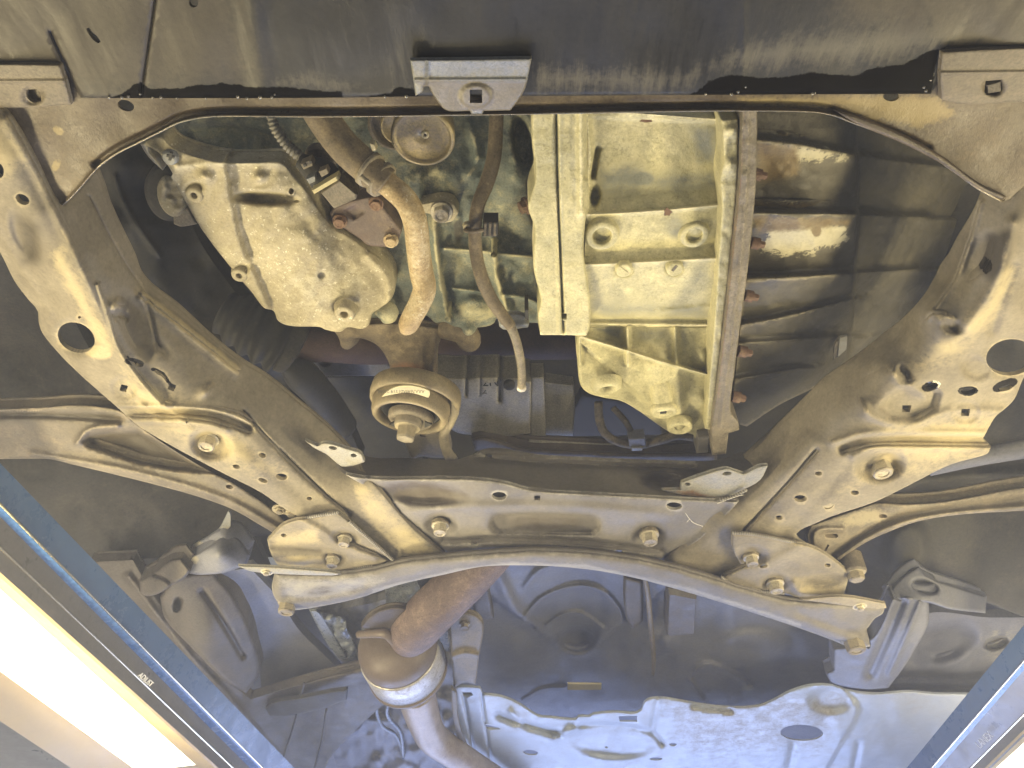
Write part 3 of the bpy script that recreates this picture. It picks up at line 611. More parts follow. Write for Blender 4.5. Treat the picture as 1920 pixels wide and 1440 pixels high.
RZ = [(1960, 380, .63), (1900, 450, .632), (1845, 560, .634), (1790, 650, .637), (1760, 720, .637), (1700, 790, .638), (1620, 890, .638), (1520, 960, .640), (1420, 1020, .644), (1330, 1075, .648),
      (2000, 500, .64), (2000, 660, .65), (1900, 750, .652), (1850, 845, .648), (1700, 912, .642), (1560, 968, .642), (1515, 1000, .642),
      (1815, 480, .66), (1740, 590, .66), (1650, 690, .662), (1560, 780, .665), (1470, 880, .66), (1380, 970, .655), (1290, 1030, .655),
      (1783, 480, .695), (1760, 520, .70), (1700, 598, .71), (1620, 662, .715), (1548, 712, .72), (1490, 770, .72), (1420, 835, .72), (1380, 890, .70), (1340, 950, .665), (1245, 1052, .655), (1848, 362, .67)]
panel('side_rail', sf, [(1848, 355), (1830, 398), (1800, 448), (1783, 480), (1768, 500), (1758, 522), (1735, 560), (1700, 598), (1660, 630), (1620, 662), (1580, 690), (1548, 712), (1520, 740), (1490, 770), (1450, 808), (1420, 835), (1395, 858), (1420, 880), (1390, 915), (1345, 950), (1300, 995), (1245, 1052), (1262, 1060), (1350, 1090), (1420, 1060), (1515, 1024), (1500, 1014), (1492, 1002), (1502, 993), (1520, 985), (1560, 968), (1640, 941), (1700, 912), (1780, 872), (1850, 851), (1858, 838), (1843, 822), (1866, 782), (1885, 766), (1902, 748), (1925, 702), (1985, 668), (2040, 590), (2075, 470), (2080, 360), (2050, 280), (1925, 345), (1890, 372)],
      RZ, M['subframe'], fs=.75, step=5, thick=.006, roll=(3, .0025),
      feats=[('ridge', [(1840, 380), (1815, 470), (1790, 530), (1740, 600)], 5, -.005), ('ridge', [(1900, 420), (1880, 500), (1850, 560), (1815, 610)], 14, -.010), ('disc', 1835, 480, 26, 60, 25, .012, .6), ('disc', 1770, 598, 30, 14, 20, -.010, .6), ('disc', 1786, 612, 26, 16, 20, .010, .6),
             ('poly', [(1640, 765), (1665, 735), (1690, 720), (1740, 712), (1770, 735), (1760, 770), (1720, 792), (1670, 790)], .012, 14), ('ridge', [(1625, 775), (1660, 792), (1710, 798), (1755, 780), (1790, 770), (1880, 772)], 8, -.008),
             ('ridge', [(1680, 700), (1700, 720), (1730, 735)], 10, -.012), ('disc', 1695, 705, 18, 26, -30, .012, .6), ('disc', 1830, 690, 34, 26, 20, .008, .5), ('disc', 1895, 670, 58, 48, -10, .006, .35), ('disc', 1811, 773, 30, 24, 0, .006, .35),
             ('flat', [(1580, 842), (1612, 831), (1660, 826), (1760, 826), (1860, 827)], 5, .012, 7), ('ridge', [(1560, 830), (1620, 812), (1700, 810), (1850, 812)], 6, -.007), ('ridge', [(1600, 856), (1630, 843), (1700, 840), (1856, 842)], 5, -.006),
             ('disc', 1650, 872, 54, 36, -6, .022, .55), ('ridge', [(1530, 845), (1500, 880), (1460, 925), (1394, 994)], 3.5, .012), ('ridge', [(1590, 870), (1540, 930), (1470, 1000)], 12, .004), ('ridge', [(1520, 830), (1420, 930), (1320, 1020), (1270, 1050)], 20, -.008),
             ('bump', 1622, 766, 7, 14, -25, -.014), ('ridge', [(1900, 500), (1860, 620)], 10, .005), ('lump', .006, 70)],
      holes=[ell(1895, 670, 46, 34, -6), [(1692, 760), (1709, 760), (1706, 773), (1691, 773)], [(1803, 767), (1819, 767), (1817, 780), (1801, 780)], ell(1746, 724, 13, 6, -15), ell(1816, 733, 15, 6, -5), ell(1885, 728, 15, 5, -15),
             ell(1535, 888, 7, 4), ell(1501, 935, 12, 6.5, 2), ell(1603, 924, 8, 4.5), [(1544, 949), (1548, 952), (1558, 951), (1564, 945), (1562, 949), (1556, 954), (1547, 955)], ell(1461, 971, 7, 4.5)],
      stain_shading=[('s2', 'poly', [(1880, 490), (1920, 500), (1870, 590), (1800, 660), (1730, 700), (1690, 690), (1760, 640), (1840, 570)], 50, .8), ('s2', 'poly', [(1690, 790), (1880, 770), (1860, 850), (1640, 900), (1560, 940), (1640, 860), (1660, 800)], 70, .7),
              ('s3', 'poly', [(1850, 440), (1900, 430), (1890, 500), (1860, 530), (1840, 510)], 30, .95), ('s1', 'disc', (1850, 500, 14, 16, 0, .9), 1, .7), ('s1', 'poly', [(1655, 770), (1690, 735), (1735, 725), (1740, 745), (1700, 780)], 40, .45),
              ('s1', 'disc', (1746, 724, 19, 9, -15, .5), 1, .9), ('s1', 'disc', (1815, 733, 20, 9, 0, .5), 1, .9), ('s1', 'disc', (1885, 722, 26, 10, -20, .5), 1, .9), ('s3', 'disc', (1780, 615, 30, 26, 10, .9), 1, .7)])
# cross beam
BEAM_EDGE = [(648, 890), (700, 897), (820, 897), (885, 898), (940, 904), (1000, 919), (1090, 925), (1200, 931), (1345, 939)]
panel('cross_beam', sf, BEAM_EDGE + [(1385, 940), (1340, 990), (1300, 1020), (1243, 1056), (1160, 1046), (1040, 1038), (900, 1036), (832, 1040), (790, 1005), (720, 935)],
      [(650, 890, .650), (820, 897, .650), (1000, 919, .650), (1345, 939, .650), (720, 935, .652), (900, 960, .640), (1120, 970, .640), (1300, 1000, .648), (900, 1036, .655), (1100, 1042, .655), (830, 1040, .655), (1243, 1056, .655)],
      M['beam'], step=5, thick=.005, roll=(4, .004),
      feats=[('flat', [(938, 981), (1106, 982)], 15, .014, 9), ('disc', 790, 925, 100, 26, 4, .010, .6), ('ridge', [(760, 960), (900, 950), (1050, 950), (1250, 965)], 10, -.004), ('ridge', [(830, 1012), (960, 1008), (1100, 1016), (1240, 1032)], 6, .010), ('ridge', [(835, 1024), (960, 1020), (1100, 1027), (1235, 1044)], 8, -.005),
             ('disc', 826, 985, 36, 30, 0, .014, .6), ('disc', 1216, 1000, 38, 30, 0, .014, .6), ('ridge', [(690, 905), (760, 975), (830, 1036)], 10, .010), ('ridge', [(1360, 950), (1300, 1005), (1240, 1050)], 10, .008), ('lump', .004, 60)],
      holes=[ell(936, 930, 14, 7.5, 3), [(1002, 929), (1013, 929), (1013, 938), (1002, 938)], ell(1264, 949, 15, 7, 3), ell(890, 1020, 8, 3.5), ell(1160, 1035, 9, 4, 6)],
      stain_shading=[('s3', 'disc', (785, 925, 90, 24, 4, .9), 1, .8), ('s3', 'disc', (1020, 981, 100, 16, 0, .8), 1, .5), ('s2', 'line', BEAM_EDGE, 14, .5), ('s3', 'disc', (1060, 1030, 190, 8, 3, 1), 1, .4)])
panel('beam_front_wall', sf, [(640, 838), (690, 862), (760, 864), (850, 868), (886, 858), (905, 848), (930, 845), (960, 848), (1010, 857), (1100, 862), (1250, 868), (1345, 868), (1400, 852), (1440, 870), (1400, 915), (1345, 938)] + BEAM_EDGE[::-1][1:] + [(620, 860)],
      [(640, 838, .735), (760, 864, .735), (900, 850, .74), (1100, 862, .735), (1345, 868, .735), (1400, 852, .745), (650, 890, .656), (820, 896, .654), (1000, 918, .654), (1200, 930, .654), (1345, 938, .654)],
      M['beam'], step=6, thick=.006, feats=[('lump', .006, 60), ('disc', 1240, 905, 50, 22, 0, .014, .8), ('ridge', [(890, 860), (1000, 870), (1300, 880)], 7, .012)], holes=[ell(916, 856, 7.5, 6)],
      stain_shading=[('s3', 'poly', [(1180, 880), (1340, 870), (1340, 900), (1280, 925), (1200, 920)], 40, .7), ('s3', 'poly', [(880, 815), (960, 850), (1340, 872), (1340, 880), (960, 866), (880, 850)], 20, .5)])
# small tabs welded to the beam ends
panel('weld_tab', sf, [(572, 826), (596, 836), (606, 831), (622, 832), (650, 841), (676, 850), (684, 866), (664, 873), (648, 875), (638, 873), (612, 852), (588, 839)], .664, M['bare'], step=4, thick=.005, roll=(2, .002), holes=[ell(624, 840, 8, 3.5, 12), ell(663, 854, 6, 3.5, 10)])
panel('weld_tab', sf, [(1240, 919), (1275, 918), (1277, 905), (1310, 893), (1360, 879), (1380, 884), (1395, 888), (1412, 880), (1426, 874), (1440, 873), (1425, 900), (1390, 920), (1350, 938), (1290, 930)], .660, M['bare'], step=4, thick=.005, roll=(2, .002), holes=[ell(1363, 888, 9, 3.6, -5), ell(1289, 908, 6, 3.2, 0)],
      stain_shading=[('s3', 'poly', [(1240, 918), (1300, 918), (1350, 935), (1290, 932)], 10, .6)])
# gusset plates bolted at the rear corners
panel('gusset_plate', sf, [(501, 1012), (531, 983), (564, 973), (600, 968), (631, 962), (652, 976), (690, 1010), (735, 1048), (712, 1057), (679, 1062), (640, 1070), (589, 1071), (537, 1067), (520, 1058), (506, 1033)],
      .632, M['subframe'], step=4, thick=.005, roll=(4, .004), feats=[('ridge', [(560, 974), (600, 995), (640, 1022), (700, 1045)], 8, -.006), ('disc', 648, 1008, 32, 20, 0, .008, .6), ('disc', 628, 1046, 26, 18, 0, .008, .6), ('ridge', [(510, 1025), (560, 1030), (610, 1035)], 8, .006), ('ridge', [(668, 1022), (735, 1050)], 3, .008), ('bump', 560, 1052, 20, 8, 0, -.004)],
      holes=[ell(532, 1004, 5.5, 3.5, 10)], stain_shading=[('s2', 'poly', [(505, 1005), (600, 985), (600, 1020), (520, 1025)], 30, .8), ('s3', 'line', [(510, 1028), (600, 1032)], 12, .6), ('s2', 'disc', (560, 1052, 50, 12, 0, .8), 1, .7)])
panel('gusset_plate', sf, [(1372, 1000), (1415, 1003), (1465, 1012), (1515, 1023), (1543, 1035), (1575, 1058), (1592, 1074), (1588, 1095), (1580, 1121), (1530, 1126), (1495, 1120), (1470, 1111), (1420, 1106), (1382, 1099), (1352, 1081), (1390, 1060), (1374, 1030)],
      .632, M['subframe'], step=4, thick=.005, roll=(4, .004), feats=[('disc', 1408, 1042, 38, 24, 0, .008, .6), ('disc', 1452, 1092, 30, 22, 0, .008, .6), ('disc', 1538, 1088, 50, 18, 0, .008, .6), ('ridge', [(1490, 1095), (1500, 1112), (1580, 1118)], 8, -.006), ('ridge', [(1440, 1060), (1510, 1020)], 12, -.005), ('ridge', [(1352, 1081), (1398, 1058)], 3, .008)],
      holes=[ell(1552, 1060, 6, 3.6, 5), ell(1432, 1062, 8, 3.5, -10)], stain_shading=[('s2', 'poly', [(1490, 1095), (1580, 1100), (1578, 1120), (1500, 1118)], 24, .7)])
for pts in ([(566, 972), (600, 966), (634, 961)], [(655, 978), (692, 1011), (736, 1049)], [(1374, 999), (1415, 1002), (1512, 1022)], [(1352, 1082), (1382, 1100), (1420, 1107), (1470, 1112)], [(600, 1072), (640, 1071), (700, 1061)]):
    tube('weld_bead', sf, [(x, y, .6335, 3.0) for x, y in pts], M['beam'], seg=10, ribs=(.0035, .16))
for pts in ([(1345, 938), (1372, 932), (1400, 918)],): tube('weld_bead', sf, [(x, y, .6555, 3.2) for x, y in pts], M['beam'], seg=10, ribs=(.004, .18))
HB = hexbolt(M['bolt'])
for (x, y, z, r, sp) in [(392, 822, .656, 14.5, 10), (1647, 868, .660, 17.5, 5), (646, 1009, .638, 10, 0), (624, 1048, .638, 10, 20), (826, 985, .652, 12, 0), (1217, 1002, .652, 13, 12), (1408, 1045, .638, 10.5, 0), (1453, 1093, .638, 12, 8)]:
    put('bolt', HB, sf, x, y, z, r, spin=sp, sz=1.45)

# rear brace tube under the cross beam
br = thing('rear_brace', 'curved dusty beige brace bar bolted across behind the subframe beam', 'brace', P(1080, 1060, .62))
panel('bar', br, [(515, 1072), (590, 1074), (640, 1073), (700, 1064), (760, 1050), (830, 1042), (900, 1036), (1000, 1030), (1100, 1034), (1180, 1044), (1260, 1060), (1330, 1080), (1400, 1102), (1480, 1122), (1560, 1128), (1660, 1133), (1655, 1150), (1640, 1160), (1625, 1180), (1632, 1212), (1600, 1215), (1560, 1200), (1500, 1178), (1440, 1158), (1360, 1132), (1280, 1108), (1200, 1086), (1120, 1070), (1040, 1062), (960, 1060), (900, 1063), (830, 1078), (750, 1096), (670, 1122), (600, 1137), (548, 1143), (522, 1130), (510, 1105)],
      .620, M['beam'], step=4, thick=.006, roll=(16, .016), feats=[('ridge', [(540, 1120), (600, 1118), (680, 1102)], 9, .005), ('ridge', [(1500, 1150), (1560, 1172), (1610, 1190)], 9, .004), ('lump', .004, 40)],
      stain_shading=[('s2', 'poly', [(520, 1080), (700, 1075), (740, 1090), (600, 1130), (530, 1130)], 30, .6), ('s3', 'disc', (600, 1108, 40, 12, -10, 1), 1, .5), ('s2', 'line', [(700, 1108), (850, 1072), (960, 1057), (1100, 1062), (1300, 1108), (1500, 1172)], 10, .7)])
panel('edge_flange', br, [(446, 1061), (520, 1064), (620, 1072), (640, 1076), (620, 1079), (520, 1076), (470, 1071)], .6135, M['bare'], step=4, thick=.004, roll=(2, .002))
panel('edge_flange', br, [(1580, 1118), (1660, 1131), (1662, 1140), (1640, 1141), (1560, 1132), (1500, 1124)], .6135, M['subframe'], step=4, thick=.004, roll=(2, .002))
for (x, y, r) in [(541, 1128, 14), (1598, 1196, 16)]: put('bolt', hexbolt(M['plate']), br, x, y, .630, r, sz=1.6)
for (x, y, r) in [(500, 1072, 8), (1612, 1137, 9)]: put('nut', nutbolt(M['bolt']), br, x, y, .614, r, sz=.5)

# ================================================================== control arms
la = thing('control_arm', 'dusty brown suspension arm with hollow web behind the left subframe rail', 'control arm', P(200, 850, .67))
panel('arm', la, [(-300, 772), (60, 764), (140, 758), (225, 768), (262, 795), (300, 825), (380, 875), (440, 905), (520, 960), (548, 990), (520, 1004), (497, 990), (440, 957), (380, 934), (300, 911), (220, 891), (140, 872), (80, 860), (-300, 872)], [(-120, 800, .675), (-120, 860, .672), (140, 790, .672), (140, 860, .668), (300, 850, .672), (400, 920, .664), (530, 985, .66)],
      M['arm'], step=5, thick=.02, roll=(5, .008), feats=[('poly', [(148, 826), (166, 811), (210, 804), (262, 802), (310, 830), (370, 866), (425, 893), (330, 887), (260, 874), (200, 854), (160, 842)], .022, 16), ('ridge', [(-120, 782), (60, 778), (225, 786)], 6, .008), ('ridge', [(145, 830), (165, 806), (220, 798)], 5, -.006), ('ridge', [(60, 850), (250, 884), (420, 935), (520, 990)], 6, -.006), ('lump', .004, 60)],
      holes=[ell(430, 913, 7, 4, 12)], stain_shading=[('s3', 'poly', [(160, 820), (262, 802), (420, 890), (260, 874)], 30, .5), ('s3', 'poly', [(-120, 765), (220, 765), (220, 790), (-120, 800)], 30, .6)])
for (x, y, r) in [(525, 955, 10), (549, 958, 13)]: put('bush_bolt', nutbolt(M['plate']), la, x, y, .652, r, sz=.5)
ra = thing('control_arm', 'dusty beige suspension arm sweeping out to the right from the rear gusset', 'control arm', P(1700, 970, .67))
panel('arm', ra, [(1512, 1004), (1520, 984), (1600, 956), (1645, 942), (1700, 944), (1780, 938), (1920, 912), (2240, 880), (2240, 930), (1920, 957), (1800, 965), (1720, 978), (1650, 1004), (1610, 1025), (1570, 1054), (1545, 1040), (1518, 1026)], [(1515, 1000, .664), (1570, 1050, .655), (1650, 950, .675), (1700, 980, .66), (1920, 915, .69), (1920, 955, .672), (2040, 900, .69)],
      M['arm'], step=4, thick=.02, roll=(4, .006), feats=[('ridge', [(1572, 1046), (1620, 1012), (1690, 980), (1780, 962), (1920, 950)], 5, -.005), ('ridge', [(1560, 1040), (1610, 1008), (1690, 970), (1780, 952), (1920, 935)], 9, .004), ('ridge', [(1528, 1020), (1528, 1000), (1545, 992), (1580, 992)], 5, -.005), ('ridge', [(1660, 950), (1800, 945), (1920, 925)], 10, -.002)],
      holes=[ell(1656, 968, 8, 4, 4), [(1547, 1002), (1568, 1001), (1572, 1005), (1568, 1009), (1548, 1008)], [(1552, 1020), (1555, 1022), (1549, 1034), (1546, 1032)]], stain_shading=[('s2', 'disc', (1620, 970, 50, 16, -10, .9), 1, .7), ('s3', 'line', [(1560, 1040), (1610, 1008), (1690, 970), (1780, 952)], 10, .5)])
cyl('bush_sleeve', ra, 1601, 1068, .64, [(22, -30), (22, 4), (19, 8), (15, 8), (15, 8), (15, 20), (12, 22)], M['plate'], axis=(0, .1, -1), hexa={3, 4, 5, 6}, smooth=False)

# ================================================================== engine and gearbox
en = thing('engine_block', 'grey green oxidised engine block casting filling the upper middle of the opening', 'engine', P(700, 420, .82))
panel('casting', en, [(280, 150), (1015, 150), (1015, 606), (985, 604), (960, 600), (930, 598), (926, 606), (912, 612), (895, 614), (890, 625), (878, 633), (862, 630), (848, 612), (834, 604), (818, 606), (800, 592), (770, 588), (740, 590), (680, 600), (560, 560), (420, 470), (330, 330)],
      [(280, 150, .86), (600, 150, .83), (1010, 150, .83), (330, 330, .84), (560, 330, .82), (800, 350, .80), (1000, 350, .81), (560, 560, .82), (760, 585, .80), (860, 610, .775), (1000, 600, .80), (900, 500, .80), (860, 250, .83), (960, 230, .83)],
      M['block'], step=5, thick=.03, roll=(5, .01),
      feats=[('ridge', [(812, 398), (818, 470), (828, 540), (842, 600)], 8, -.016), ('ridge', [(834, 466), (890, 470), (1000, 482)], 4.5, -.012), ('ridge', [(850, 541), (912, 548)], 4, -.012), ('ridge', [(945, 553), (985, 558), (1010, 570)], 5, -.012), ('ridge', [(925, 470), (930, 510), (940, 548), (952, 580)], 7, -.014), ('bump', 925, 478, 16, 14, 0, -.014),
             ('ridge', [(925, 440), (926, 478)], 8, -.012), ('bump', 842, 597, 20, 14, 0, -.012), ('disc', 890, 575, 45, 26, 0, -.010, .6), ('bump', 835, 330, 40, 30, 0, -.012), ('ridge', [(800, 390), (850, 380), (858, 410)], 8, -.008), ('side', [(792, 480), (792, 200)], 14, .012), ('disc', 440, 265, 110, 36, 8, .014, .4),
             ('ridge', [(880, 230), (895, 300), (880, 330)], 8, -.008), ('disc', 980, 270, 22, 60, -10, .03, .4), ('bump', 960, 330, 40, 50, 0, -.010), ('bump', 875, 622, 18, 14, 0, -.01), ('lump', .010, 44), ('lump', .003, 14)],
      holes=[ell(840, 598, 5, 3.5), ell(926, 478, 6, 5)],
      stain_shading=[('s2', 'line', [(815, 405), (820, 480), (842, 595)], 9, .95), ('s2', 'disc', (890, 585, 50, 26, 0, .8), 1, .55), ('s3', 'disc', (860, 430, 12, 26, 0, .9), 1, .7), ('s2', 'line', [(926, 440), (932, 520), (950, 580)], 9, .8), ('s2', 'line', [(834, 466), (1000, 482)], 5, .8), ('s2', 'disc', (800, 320, 60, 40, 0, .9), 1, .45),
              ('s3', 'poly', [(985, 330), (1010, 330), (1010, 560), (998, 520), (998, 430), (985, 400)], 12, .8)])
put('bolt', hexbolt(M['bolt']), en, 828, 397, .775, 15, spin=10)
tube('lower_nose', en, [(830, 615, .80, 20), (868, 622, .79, 24), (880, 640, .80, 22), (878, 650, .81, 10)], M['hose'], seg=16)
tube('sump_lug', en, [(640, 600, .81, 20), (655, 625, .81, 22), (650, 645, .82, 12)], M['hose'], seg=14)
tube('sump_boss', en, [(715, 575, .79, 18), (728, 588, .785, 20), (722, 600, .79, 8)], M['block'], seg=14)

tc = thing('timing_cover', 'beige dusty cast cover with bolt bosses and a stamped hollow at engine left', 'engine cover', P(540, 450, .75))
panel('casting', tc, [(262, 268), (285, 257), (303, 256), (322, 274), (360, 290), (420, 303), (480, 303), (526, 303), (548, 325), (572, 352), (600, 395), (625, 425), (655, 443), (690, 468), (718, 488), (735, 512), (741, 540), (732, 562), (712, 578), (698, 588), (692, 608), (680, 616), (652, 614), (638, 622), (610, 618), (600, 613), (545, 611), (522, 602), (513, 583), (495, 577), (470, 545), (440, 510), (400, 460), (372, 420), (352, 385), (332, 350), (322, 335), (300, 315), (278, 294)],
      [(262, 268, .732), (320, 290, .733), (340, 360, .738), (440, 500, .744), (515, 590, .742), (420, 303, .736), (480, 310, .738), (560, 345, .742), (650, 445, .750), (735, 520, .76), (500, 400, .732), (600, 480, .726), (640, 580, .730), (700, 560, .745), (540, 600, .735), (440, 380, .735)],
      M['pan'], step=4, thick=.03, roll=(4, .006),
      feats=[('ridge', [(330, 314), (400, 306), (520, 306)], 7, -.003), ('disc', 498, 372, 72, 16, 3, .020, .7), ('side', [(430, 350), (452, 450), (500, 560), (516, 600)][::-1], 14, .012), ('disc', 366, 352, 22, 14, -30, .008, .7), ('bump', 385, 333, 13, 10, 40, -.012), ('bump', 487, 333, 11, 8, 0, -.010), ('bump', 603, 517, 9, 8, 0, .004),
             ('disc', 456, 503, 20, 14, -30, .010, .7), ('disc', 648, 572, 30, 20, 0, .010, .6), ('ridge', [(690, 480), (725, 520), (730, 560)], 8, -.006), ('ridge', [(262, 268), (300, 290), (330, 310)], 8, -.006), ('lump', .004, 26)],
      holes=[[(272, 272), (285, 278), (300, 288), (306, 300), (316, 312), (324, 326), (321, 333), (314, 331), (304, 318), (290, 300), (278, 285)], ell(546, 359, 5, 6), ell(556, 378, 5, 3)],
      stain_shading=[('s2', 'poly', [(500, 500), (640, 470), (700, 500), (690, 600), (560, 605)], 80, .42), ('s3', 'disc', (500, 374, 66, 13, 3, .9), 1, .55), ('s3', 'disc', (603, 517, 8, 7, 0, .6), 1, .8), ('s3', 'disc', (545, 362, 10, 10, 0, .6), 1, .9), ('s2', 'line', [(330, 316), (400, 306), (520, 306)], 12, .6)])
panel('bolt_ear', en, [(788, 383), (812, 378), (830, 376), (850, 382), (860, 398), (852, 412), (832, 418), (815, 414), (808, 402), (790, 398)], .788, M['pan'], step=4, thick=.02, roll=(3, .003))
put('flange_bolt', hexbolt(M['rust']), en, 986, 386, .775, 12, axis=(-1, .2, -.5))
BO = boss(M['pan'], .42, 1.3, .55)
for (x, y, z, r) in [(366, 363, .740, 15), (450, 513, .747, 14), (647, 584, .733, 18)]: put('bolt_boss', BO, tc, x, y, z, r)
sc = cyl('cross_screw', tc, 320, 294, .731, [(15, -8), (15, 4), (12, 9), (9, 9), (5, 9)], M['bracket'])
block('screw_slot', tc, [(312, 290), (327, 294), (326, 298), (311, 294)], .7245, .002, M['dark']); block('screw_slot', tc, [(318, 286), (323, 287), (320, 302), (315, 301)], .7243, .002, M['dark'])
pu = thing('tensioner_housing', 'small dark round housing half hidden behind the left of the beige cover', 'housing', P(300, 350, .82))
panel('rim', pu, ell(312, 362, 40, 54, -18, 26), .80, M['liner'], step=5, thick=.05, roll=(10, .012))
panel('boss', pu, [(325, 392), (352, 390), (370, 420), (340, 425), (326, 420)], .795, M['plate'], step=4, thick=.04, roll=(4, .004))
panel('face', pu, ell(322, 368, 26, 40, -18, 22), .79, M['pan'], step=4, thick=.03, roll=(8, .008), feats=[('lump', .008, 14)])

oc = thing('oil_filter', 'round tarnished brass coloured oil filter can under the crossmember edge', 'oil filter', P(793, 258, .76))
cyl('can', oc, 793, 257, .755, [(58, -40), (60, -2), (60, 3), (57, 6), (53, 6), (51, 1), (48, 0), (20, -1), (8, 0), (6, -2)], M['canister'], axis=(0, .12, -1), seg=48)
put('dimple', BO, oc, 797, 252, .7555, 7)
oh = thing('filter_housing', 'dark round housing ring to the left of the oil filter', 'housing', P(730, 235, .80))
cyl('ring', oh, 742, 236, .79, [(52, -30), (52, 0), (48, 4), (44, 4), (41, -6), (20, -8)], M['rubber'], axis=(.1, .1, -1), seg=40)
cyl('inner_ring', oh, 752, 238, .785, [(38, -10), (38, 1), (35, 3), (33, 1), (14, -4)], M['canister'], axis=(.1, .1, -1), seg=36)

ho = thing('coolant_hose', 'thick brown rubber hose with spring clamp running on to a rusty yellow pipe', 'hose', P(700, 320, .72))
tube('rubber_hose', ho, [(585, 190, .74, 30), (612, 232, .735, 31), (645, 275, .725, 31), (685, 312, .715, 31), (722, 343, .71, 30)], M['hose'], seg=22)
tube('pipe', ho, [(712, 334, .715, 22), (735, 352, .71, 23), (762, 378, .70, 23), (778, 415, .695, 23), (784, 465, .695, 22.5), (790, 510, .695, 22.5), (796, 540, .69, 22), (788, 566, .685, 21), (774, 592, .68, 20), (764, 612, .678, 18), (758, 622, .678, 9)], M['pipe'], seg=22)
for a, b in (((688, 314), (698, 322)), ((709, 332), (719, 340))): tube('clamp_band', ho, [(a[0], a[1], .7145, 34.5), ((a[0]+b[0])/2, (a[1]+b[1])/2, .713, 35), (b[0], b[1], .711, 34.5)], M['plate'], seg=28, n=4)
tube('clamp_bridge', ho, [(676, 330, .690, 5), (694, 345, .688, 5)], M['plate'], seg=10)
block('clamp_tang', ho, [(693, 268), (702, 272), (706, 282), (698, 284)], .70, .01, M['pan'])

cn = thing('sensor_connector', 'corrugated grey conduit ending in a black sensor plug with square module', 'connector', P(600, 330, .74))
tube('conduit', cn, [(505, 195, .77, 9), (514, 235, .765, 9.5), (535, 268, .758, 10), (556, 288, .752, 10.5), (574, 303, .748, 10)], M['conduit'], seg=16, ribs=(.0046, .12))
tube('plug_body', cn, [(562, 300, .748, 14), (580, 312, .745, 22), (600, 325, .742, 30), (612, 336, .742, 30), (618, 342, .742, 22)], M['dark'], seg=20, n=4)
cyl('plug_back', cn, 600, 300, .765, [(30, -10), (30, 4), (24, 8)], M['rubber'])
block('terminal_clip', cn, [(563, 308), (582, 300), (588, 310), (569, 319)], .722, .012, M['bracket_dusty'])
for (x, y) in ((568, 311), (579, 305)): block('clip_window', cn, [(x, y - 2), (x + 5, y - 4), (x + 7, y + 1), (x + 2, y + 3)], .7195, .002, M['dark'])
block('grey_wedge', cn, [(574, 336), (590, 330), (592, 340), (580, 346)], .718, .012, M['bracket'])
block('pale_wedge', cn, [(597, 322), (612, 316), (617, 325), (603, 333)], .716, .01, M['bracket_dusty'])
block('clip_strip', cn, [(584, 358), (632, 330), (636, 337), (588, 365)], .714, .012, M['label'])
block('module', cn, [(601, 362), (637, 338), (669, 365), (668, 374), (626, 392)], [.716, .716, .712, .712, .712], .035, M['plate'], bevel=.08)
panel('module_side', cn, [(632, 322), (640, 316), (660, 332), (670, 350), (671, 366), (638, 340)], [(632, 322, .73), (670, 350, .725), (638, 340, .714), (671, 366, .712)], M['rubber'], step=4, thick=.01)

cp = thing('cover_plate', 'purple brown flat cover plate held by three rusty bolts beside the pipe', 'cover plate', P(690, 420, .76))
panel('plate', cp, [(617, 402), (622, 392), (650, 378), (692, 368), (702, 370), (728, 398), (754, 432), (746, 452), (735, 462), (705, 462), (690, 460), (672, 446), (645, 430), (625, 418)], .765, M['coverplate'], step=4, thick=.025, roll=(4, .005),
      feats=[('poly', [(640, 396), (668, 382), (690, 396), (664, 414)], .004, 4)])
for (x, y, m) in ((637, 415, 'rust'), (705, 382, 'rust'), (733, 451, 'pipe')): put('bolt', hexbolt(M[m]), cp, x, y, .762, 10, spin=x)

bt = thing('breather_tube', 'thin grey brown tube hanging down the engine face with black clip', 'tube', P(920, 450, .74))
tube('upper_tube', bt, [(932, 190, .80, 13), (930, 240, .79, 13.5), (926, 295, .775, 14), (912, 345, .765, 14), (897, 382, .755, 13), (891, 420, .75, 12.5), (892, 470, .745, 12.5), (903, 520, .735, 13), (922, 562, .73, 12.5), (945, 595, .725, 11.5), (958, 612, .722, 10.5)], M['hose'], seg=16)
tube('lower_tube', bt, [(950, 600, .725, 9), (962, 622, .722, 9), (972, 655, .72, 8.5), (978, 695, .72, 8), (978, 725, .722, 7.5)], M['plate'], seg=14)
cyl('ferrule', bt, 978, 727, .722, [(9, -2), (9, 3), (6, 4)], M['catband'])
block('clip', bt, [(906, 416), (934, 416), (935, 440), (930, 445), (904, 444)], .735, .02, M['dark'], bevel=.1)
for k in range(3): block('clip_rib', bt, [(908 + 9*k, 418), (913 + 9*k, 418), (912 + 9*k, 443), (907 + 9*k, 443)], .7325, .002, M['rubber'])
tube('clip_strap', bt, [(872, 432, .745, 4), (885, 434, .735, 4), (900, 432, .733, 4), (910, 430, .737, 4)], M['hose'], seg=10)
put('clip_stud', BO, bt, 877, 425, .748, 8)
wb = thing('tube_bracket', 'small grey folded bracket holding the tube above the gearbox flange', 'bracket', P(965, 600, .74))
panel('plate', wb, [(934, 598), (950, 590), (968, 588), (985, 594), (992, 604), (990, 614), (945, 618), (936, 612)], .735, M['bracket'], step=4, thick=.006, roll=(3, .003), feats=[('ridge', [(940, 610), (990, 608)], 5, -.004)])
block('clip_wall', wb, [(984, 580), (991, 580), (991, 612), (984, 614)], .735, .03, M['dark'])

